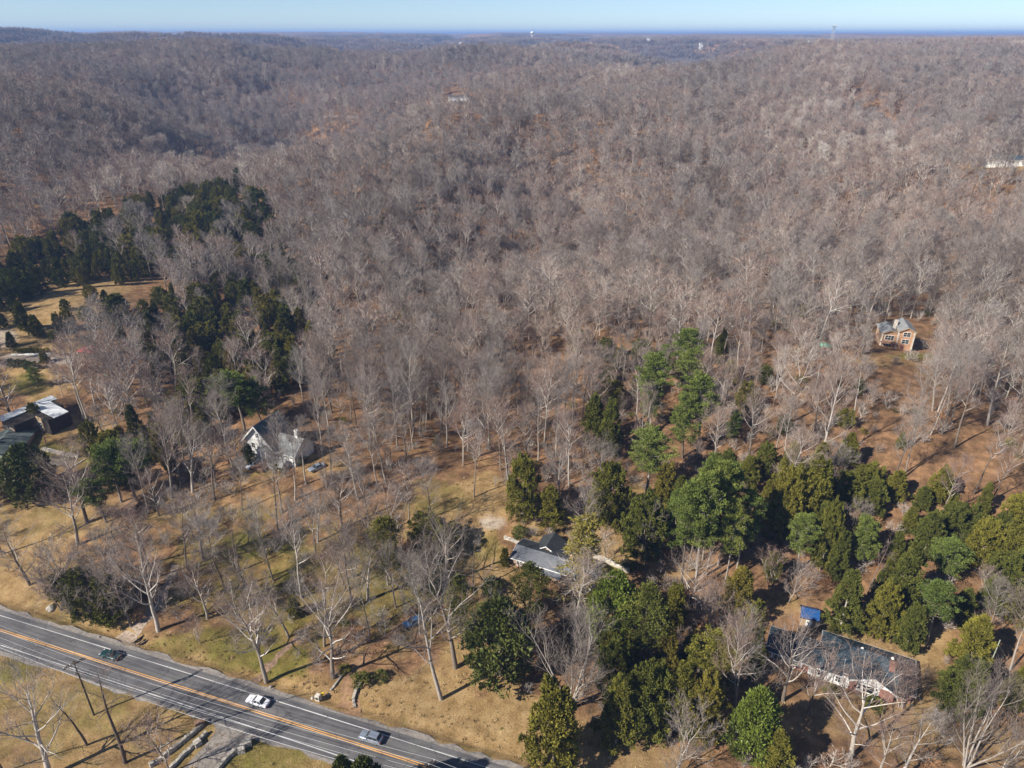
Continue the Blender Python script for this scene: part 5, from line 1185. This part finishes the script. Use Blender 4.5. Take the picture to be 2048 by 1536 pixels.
low_wall('stone_wall', 'long stone wall left of the concrete drive at the bottom edge', [(408, 1450), (380, 1474), (345, 1502), (300, 1535)], .9, .6, 'stone')
low_wall('stone_wall', 'stepped stone wall along the left side of the concrete drive', [(414, 1467), (395, 1487), (367, 1512), (340, 1540)], .8, .6, 'stone')
low_wall('stone_wall', 'stone wall along the right side of the concrete drive', [(488, 1492), (467, 1508), (450, 1524), (432, 1545)], .9, .7, 'stone')
low_wall('kerb_wall', 'low black and white edging wall along the gravel lot', [(24, 711), (50, 710), (80, 709), (102, 708)], .5, .4, 'white')
def block(name, label, cat, u, v, sx, sy, hh, mat, rz=.3, tp=.94):
    b = at(u, v); o = MB().box(-sx / 2, sx / 2, -sy / 2, sy / 2, -.3, hh, tp).build(name, M[mat], bevel=.06); o.location = b; o.rotation_euler.z = rz; return tag(o, label, cat)
block('gate_pillar', 'square stone gate pillar nearest the road right of the concrete drive', 'pillar', 496, 1489, 1.5, 1.3, 1.1, 'stone')
block('gate_pillar', 'square stone gate pillar at the bend of the right drive wall', 'pillar', 484, 1503, 1.3, 1.2, 1.1, 'stone')
block('gate_pillar', 'square stone pillar on the left wall of the concrete drive', 'pillar', 396, 1489, 1.3, 1.3, 1.0, 'stone', .8)
block('wooden_box', 'dark brown wooden box at the end of the long left drive wall', 'box', 400, 1452, 1.5, 1.2, 1.1, 'timber', .6, 1)
# mailbox pillar
b = at(637, 1400)
p_ = thing('mailbox_pillar', 'pale stone mailbox pillar standing at the dirt driveway mouth', 'mailbox', b, R(-18))
MB().box(-.55, .55, -.5, .5, -.3, 1.45, .9).build('pillar', M['pale_stone'], p_, bevel=.06); MB().box(-.22, .22, -.62, -.45, .75, 1.15).build('mail_slot', M['dark_wood'], p_)
b = at(646, 1396)
p_ = thing('newspaper_box', 'small yellow newspaper box beside the stone mailbox pillar', 'newspaper box', b, R(-18))
MB().cyl((0, 0, -.3), (0, 0, 1.0), .04).build('post', M['dark_wood'], p_); MB().box(-.22, .22, -.3, .3, 1.0, 1.3).build('box', M['yellow'], p_)
def rock(name, label, u, v, r, mat='stone', seed=0, cat='rock'):
    b = at(u, v); bm = bmesh.new(); bmesh.ops.create_icosphere(bm, subdivisions=3, radius=r)
    for vt in bm.verts:
        k = 1 + .35 * (mnoise.noise(vt.co * (1.1 / r) + Vector((seed, 0, 0)))); vt.co *= k; vt.co.z *= .8
    me = bpy.data.meshes.new(name); bm.to_mesh(me); bm.free(); me.materials.append(M[mat]); o = link(name, me, loc=b + Vector((0, 0, r * .25))); return tag(o, label, cat)
rock('boulder', 'grey boulder on the grass verge above the road at left', 103, 1218, .95)
rock('rock', 'small brown rock on the ditch bank beside the gravel driveway mouth', 198, 1275, .35, seed=3)
rock('rock', 'small dark rock on the bank above the white car', 541, 1375, .4, seed=5)
rock('rock', 'pale rock beside the stone mailbox pillar', 625, 1397, .35, 'pale_stone', seed=6)
# log pile by the gravel drive
b = at(281, 1286); lp = thing('log_pile', 'heap of cut logs beside the gravel driveway mouth', 'log pile', b, .9)
rr = random.Random(3)
for i in range(9):
    a = rr.uniform(-.25, .25); y = rr.uniform(-.9, .9); z = .1 + .22 * (i // 4); x = rr.uniform(-.6, .6)
    MB().cyl((x - 1.1, y - a, z), (x + 1.1, y + a, z + rr.uniform(-.1, .25)), rr.uniform(.1, .2), rr.uniform(.08, .16)).build('log', M['tan_wall' if i % 3 == 0 else 'dark_wood'], lp)
# fallen branch on the field, green tarp
b = at(728, 1387); fb = MB().cyl((-.5, 0, .05), (.5, .25, .16), .07, .04).cyl((.2, .1, .1), (.55, -.2, .2), .04, .02).build('fallen_branch', M['tan_wall']); fb.location = b; tag(fb, 'short yellowish fallen branch on the dry field by the curved edging', 'branch')
b = at(1648, 692); bm = bmesh.new(); bmesh.ops.create_grid(bm, x_segments=14, y_segments=8, size=.5)
for vt in bm.verts:
    x, y = vt.co.x, vt.co.y; vt.co = Vector((x * 5, y * 2.4, max(-.2, 1.1 * (1 - (2 * x) ** 2 * .8) * (1 - (2 * y) ** 2) + .35 * mnoise.noise(Vector((x * 6, y * 6, 0))))))
me = bpy.data.meshes.new('tarpaulin'); bm.to_mesh(me); bm.free(); me.materials.append(M['green_tarp']); o = link('tarpaulin', me, loc=b + Vector((0, 0, .05))); o.rotation_euler.z = -.4; tag(o, 'pale green tarpaulin over a low heap in the woods', 'tarpaulin')

# ------------------------------------------------------------------ shrubs in rows and yard bushes
sh = [bush_shape(i) for i in range(3)]; shg = [bush_shape(4, 'magnolia'), bush_shape(5, 'magnolia')]
for i in range(9):
    u = 34 + i * 7.6; b = at(u, 706 - i * .1); o = link('clipped_shrub', sh[i % 3], loc=b); s = .95 * (1 if i != 7 else .6); o.scale = (s, s, s * 1.2)
    tag(o, '%s round olive shrub in the upper row along the gravel lot wall' % ('leftmost' if i == 0 else 'rightmost' if i == 8 else ORD[i] + ' from left'), 'shrub', 'shrubs planted in rows by the gravel lot')
for i, (u, v) in enumerate([(24, 732), (38, 732), (52, 734), (60, 737), (71, 738)]):
    o = link('clipped_shrub', shg[i % 2], loc=at(u, v)); o.scale = (1.45, 1.45, 1.6)
    tag(o, '%s dark green shrub in the lower row below the gravel lot' % ('leftmost' if i == 0 else 'rightmost' if i == 4 else ORD[i] + ' from left'), 'shrub', 'shrubs planted in rows by the gravel lot')
for u, v, s, m_, lab in [(723, 1368, 1.7, 0, 'round olive bush at the head of the curved stone edging'), (762, 1358, 1.3, 1, 'flat green bush on the dry field right of the curved edging'), (690, 1345, 1.2, 0, 'small bush left of the dirt driveway'),
                      (860, 1182, 2.0, 1, 'dark bush on the lawn left of the dirt yard'), (985, 1180, 2.2, 2, 'grey green bush in the yard left of the hemlock'), (1075, 1150, 1.6, 0, 'rounded bush at the front of the tan ranch house'),
                      (1255, 1135, 1.4, 1, 'small bush at the end of the long pale retaining wall'), (1040, 1070, 1.7, 2, 'bush above the retaining wall left of the ranch house'), (1340, 1010, 1.6, 1, 'bush below the lone bright pine'),
                      (560, 940, 1.6, 1, 'bush below the white gabled house'), (600, 925, 1.8, 2, 'bush right of the white gabled house porch'), (1745, 1415, 1.6, 1, 'bush before the white gable of the brick house'), (1660, 1390, 1.5, 0, 'bush by the porch of the brick house'), (150, 985, 2.4, 1, 'spreading dark bush on the lawn slope at left'), (170, 975, 2.2, 2, 'dark hedge-like bush by the lawn slope at left')]:
    o = link('bush', (sh + shg)[(m_ * 2) % 5], loc=at(u, v)); o.scale = (s, s, s * .9); tag(o, lab, 'bush')
yb = link('bush', sh[1], loc=at(1081, 1152)); yb.scale = (1.0, 1.0, 1.1)
ym_ = flat_mat('yellow_leaves', (.5, .36, .03), .8, .3, 3); yme = sh[1].copy(); yme.materials.clear(); yme.materials.append(ym_); yb.data = yme; tag(yb, 'bright yellow bush against the front of the tan ranch house', 'bush')

# ------------------------------------------------------------------ utility poles and wires
def pole(name, label, x, y, hh, rz, arms=True, mat='pole_wood', r=.17):
    z = H1(x, y); e = thing(name, label, 'utility pole', (x, y, z), rz)
    MB().cyl((0, 0, -1), (0, 0, hh), r * 1.15, r * .75, 10).build('pole', M[mat], e)
    if arms:
        a = MB().box(-1.9, 1.9, .14, .26, hh - .75, hh - .58).box(-1.9, 1.9, -.26, -.14, hh - .75, hh - .58).build('cross_arm', M['pole_wood'], e)
        for xx in (-1.75, -.7, .7, 1.75): MB().cyl((xx, 0, hh - .62), (xx, 0, hh - .3), .07, .05).cyl((xx, 0, hh - .45), (xx, 0, hh - .35), .1).build('insulator', M['ceramic'], a)
        MB().box(-.5, -.2, -.3, .3, hh - 3.2, hh - 2.2).build('bracket_box', M['metal'], e)
    return e, z + hh
pl = plane_pt(187, 1427); PA = R(45)
poles = [(-152, 122), (pl[0], pl[1]), (-13.7, 73.0), (62, 44)]
tops = []
for i, (x, y) in enumerate(poles[1:3]):
    e, zt = pole('utility_pole', ['dark wooden utility pole with a double cross arm standing beside the road', 'utility pole whose crossarm top pokes in at the bottom edge'][i], x, y, 14.6, PA)
tz = [14.6 + H1(x, y) for x, y in poles]
def wire(name, label, pts_, sag, r=.022):
    mb = MB()
    for (p, q) in zip(pts_[:-1], pts_[1:]):
        p = Vector(p); q = Vector(q); n = 14; prev = p
        for k in range(1, n + 1):
            t = k / n; c = p.lerp(q, t); c.z -= sag * 4 * t * (1 - t); mb.cyl(prev, c, r, r, 3); prev = c
    return tag(mb.build(name, M['wire']), label, 'wire')
ca_, sa_ = math.cos(PA), math.sin(PA)
for k, (off, dz, lab) in enumerate([(-1.75, -.3, 'overhead wire on the near end of the cross arms'), (-.7, -.3, 'overhead wire on the near inner insulators of the cross arms'), (.7, -.3, 'overhead wire on the far inner insulators of the cross arms'), (1.75, -.3, 'overhead wire on the far end of the cross arms')]):
    wire('overhead_wire', lab, [(x + ca_ * off, y + sa_ * off, z + dz) for (x, y), z in zip(poles, tz)], .9)
wire('overhead_wire', 'lowest thick cable strung between the roadside poles', [(x, y, z - 4.6) for (x, y), z in zip(poles, tz)], 1.1, .035)
b = at(1966, 1362); b2, hh = height_from(1966, 1362, 1280, b); pole('wooden_pole', 'pale weathered pole without arms right of the brick house yard', b.x, b.y, max(7, min(12, hh)), 0, False, 'pale_pole', .13)
b = at(822, 1157); b2, hh = height_from(822, 1157, 1075, b); pole('wooden_pole', 'dark bare pole standing on the lawn right of the rounded cedar', b.x, b.y, min(13, hh), 0, False)

# ------------------------------------------------------------------ cars
def car(name, label, x, y, z, rz, paint, kind='sedan', L=4.8, Wd=1.82):
    e = thing(name, label, 'car', (x, y, z), rz)
    def loft(sts, nm, mat, parent, smooth=True):
        V = []; F = []
        for (sx, hw, zb, zt, tz_, thw) in sts:    # x, half width, bottom, shoulder, top, top half width
            V += [(sx, -hw * .94, zb), (sx, -hw, zb + (zt - zb) * .35), (sx, -hw * .985, zt), (sx, -thw, tz_), (sx, thw, tz_), (sx, hw * .985, zt), (sx, hw, zb + (zt - zb) * .35), (sx, hw * .94, zb)]
        n = 8
        for i in range(len(sts) - 1):
            for k in range(n): F.append((i * n + k, i * n + (k + 1) % n, (i + 1) * n + (k + 1) % n, (i + 1) * n + k))
        F += [tuple(range(n))[::-1], tuple(range((len(sts) - 1) * n, len(sts) * n))]
        o = MB().add(V, F).build(nm, M[mat], parent)
        if smooth:
            o.data.polygons.foreach_set('use_smooth', np.ones(len(o.data.polygons), bool)); md = o.modifiers.new('b', 'BEVEL'); md.width = .05; md.segments = 2
        return o
    h = L / 2; w2 = Wd / 2; suv = kind == 'suv'; bt = .95 if suv else .82; ht = 1.62 if suv else 1.42
    loft([(-h, w2 * .78, .42, .62, .66, w2 * .6), (-h + .12, w2 * .93, .3, bt - .2, bt - .08, w2 * .78), (-h + .6, w2, .24, bt - .1, bt, w2 * .84), (-h + 1.3, w2, .22, bt - .03, bt + .05, w2 * .88), (0, w2, .22, bt + .02, bt + .06, w2 * .9),
          (h - 1.1, w2, .22, bt + .02, bt + .06, w2 * .9), (h - .35, w2 * .98, .26, bt, bt + .07 + (.1 if suv else 0), w2 * .84), (h - .08, w2 * .92, .34, bt - .08, bt + .02, w2 * .78), (h, w2 * .84, .42, bt - .2, bt - .12, w2 * .7)], 'body', paint, e)
    c0, c1, c2, c3 = (-h + 1.25, -h + 2.05, h - .75, h - .2) if suv else (-h + 1.35, -h + 2.2, h - 1.55, h - .75)
    z_ = bt - .02
    def cab(x0, x1, x2, x3, wb, wt, zb, zt, nm, mat, par):
        V = [(x0, -wb, zb), (x3, -wb, zb), (x3, wb, zb), (x0, wb, zb), (x1, -wt, zt), (x2, -wt, zt), (x2, wt, zt), (x1, wt, zt)]
        return MB().add(V, [(0, 3, 2, 1), (4, 5, 6, 7), (0, 1, 5, 4), (1, 2, 6, 5), (2, 3, 7, 6), (3, 0, 4, 7)]).build(nm, M[mat], par, bevel=.05)
    cab(c0, c1, c2, c3, w2 * .9, w2 * .72, z_, ht - .03, 'windows', 'glass', e)
    rf = MB().box(c1 - .06, c2 + .06, -w2 * .735, w2 * .735, ht - .045, ht + .03, .96).build('roof', M[paint], e, bevel=.03)
    for s in (-1, 1):
        for xa, xb in ((c0, c1), (c3, c2), ((c0 + c3) / 2 + .1, (c1 + c2) / 2 + .1)):
            MB().cyl((xa, s * w2 * .905, z_), (xb, s * w2 * .735, ht - .02), .05, .045, 5).build('pillar', M[paint], e)
        MB().box(-h + .02, -h + .3, s * w2 * .68 - .2, s * w2 * .68 + .2, .6, .76, .7).build('headlight', M['chrome'], e)
        MB().box(h - .16, h + .015, s * w2 * .7 - .18, s * w2 * .7 + .18, bt - .28, bt - .08).build('taillight', M['red_lens'], e)
        MB().box(c0 + .4, c0 + .6, s * (w2 + .1) - .09, s * (w2 + .1) + .09, z_, z_ + .15).build('mirror', M[paint], e)
        for xx in (-h + .88, h - .98):
            wl = MB().cyl((xx, s * (w2 - .2), .33), (xx, s * (w2 + .015), .33), .33, .33, 16).build('wheel', M['tyre'], e)
            MB().cyl((xx, s * (w2 + .005), .33), (xx, s * (w2 + .03), .33), .21, .19, 12).build('rim', M['rim'], wl)
    return e
def on_road(u, v, d):
    x, y = plane_pt(u, v); sl = road_slope(x); n = math.sqrt(1 + sl * sl); dd = road_d(x, y); x += -sl / n * (d - dd); y += 1 / n * (d - dd)
    return x, y, .004, math.atan(sl)
x, y, z, a = on_road(516, 1407, 1.75); car('white_sedan', 'white sedan driving left in the far lane of the road', x, y, z, a, 'white_car')
x, y, z, a = on_road(220, 1315, 1.75); car('green_sedan', 'dark green sedan by the gravel driveway mouth in the far lane', x, y, z, a, 'green_car', L=4.6)
x, y, z, a = on_road(742, 1480, 1.7); car('silver_hatchback', 'silver blue compact suv in the far lane near the bottom of the road', x, y, z, a, 'silver_car', 'suv', L=4.5)
b = at(828, 1248); car('parked_car', 'blue car parked under the bare trees in the yard', b.x, b.y, b.z, .5, 'blue_car', 'suv')
b = at(508, 932); car('parked_car', 'white car parked below the white gabled house', b.x, b.y, b.z, .9, 'white_car', 'suv')
b = at(634, 938); car('parked_car', 'pale grey car in the leaf litter right of the white gabled house', b.x, b.y, b.z, .7, 'silver_car')
b = at(1565, 520); car('parked_car', 'white car glimpsed through the trees on the wooded slope', b.x, b.y, b.z, 0, 'white_car', 'suv')

# ------------------------------------------------------------------ towers on the skyline
def far_point(u, dist):
    x, y, dz = ray(u, 100); t = dist / y; X = x * t; return X, dist, H1(X, dist)
x, y, z = far_point(1660, 1750); lt = thing('lattice_tower', 'grey lattice tower with a wide head on the right skyline', 'tower', (x, y, z)); hh = 118 + 1750 * (69 - 59) / 1409 / .896 * 1.12 - z
mb = MB(); n = 10
def cor(i, s): w_ = 3.6 * (1 - .45 * i / n); return (s[0] * w_, s[1] * w_, hh * i / n)
CS = [(-1, -1), (1, -1), (1, 1), (-1, 1)]
for i in range(n):
    for k in range(4):
        mb.cyl(cor(i, CS[k]), cor(i + 1, CS[k]), .32, .28, 4); mb.cyl(cor(i, CS[k]), cor(i + 1, CS[(k + 1) % 4]), .2, .2, 3); mb.cyl(cor(i + 1, CS[k]), cor(i + 1, CS[(k + 1) % 4]), .2, .2, 3)
mb.build('lattice', M['metal'], lt); MB().box(-4.6, 4.6, -4.6, 4.6, hh, hh + .8).build('platform', M['metal'], lt)
for k in range(4): MB().cyl((CS[k][0] * 4, CS[k][1] * 4, hh + .8), (CS[k][0] * 4, CS[k][1] * 4, hh + 4), .4).build('antenna', M['ceramic'], lt)
x, y, z = far_point(1064, 3600); hh = 118 + 3600 * 1.3 / 1409 - z
wt_ = thing('water_tower', 'tiny white water tower on the skyline', 'water tower', (x, y, z))
MB().cyl((0, 0, 0), (0, 0, hh), 2.2, 1.8, 10).build('stem', M['white'], wt_)
bm = bmesh.new(); bmesh.ops.create_uvsphere(bm, u_segments=16, v_segments=10, radius=8)
for vt in bm.verts: vt.co.z *= .75
me = bpy.data.meshes.new('tank'); bm.to_mesh(me); bm.free(); me.materials.append(M['white']); o = link('tank', me, wt_, (0, 0, hh + 3))

# ------------------------------------------------------------------ air
def build_haze():
    x, y0, y1, z0, z1 = 42000, -3000, 42000, -60, 175
    V = [(-x, y0, z0), (x, y0, z0), (x, y1, z0), (-x, y1, z0), (-x, y0, z1), (x, y0, z1), (x, y1, z1), (-x, y1, z1)]
    me = mk_mesh('haze', V, quads=[(0, 3, 2, 1), (4, 5, 6, 7), (0, 1, 5, 4), (1, 2, 6, 5), (2, 3, 7, 6), (3, 0, 4, 7)])
    m = bpy.data.materials.new('haze'); m.use_nodes = True; n = m.node_tree.nodes; n.clear()
    pv = n.new('ShaderNodeVolumePrincipled'); out = n.new('ShaderNodeOutputMaterial')
    pv.inputs['Color'].default_value = (.34, .55, 1, 1); pv.inputs['Density'].default_value = HAZE; pv.inputs['Anisotropy'].default_value = 0
    m.node_tree.links.new(pv.outputs[0], out.inputs['Volume']); me.materials.append(m)
    tag(link('haze', me), 'pale blue haze over the far hills', kind='stuff')
HAZE = 1.35e-4
build_haze()
print(len([1 for p in PEND if p[2] == 'cedar']), 'cedars'); print('bare', nbare, 'rest', len(rest), 'far', len(X), 'ever', len([1 for p in PEND if 'cedar' in p[2]]))
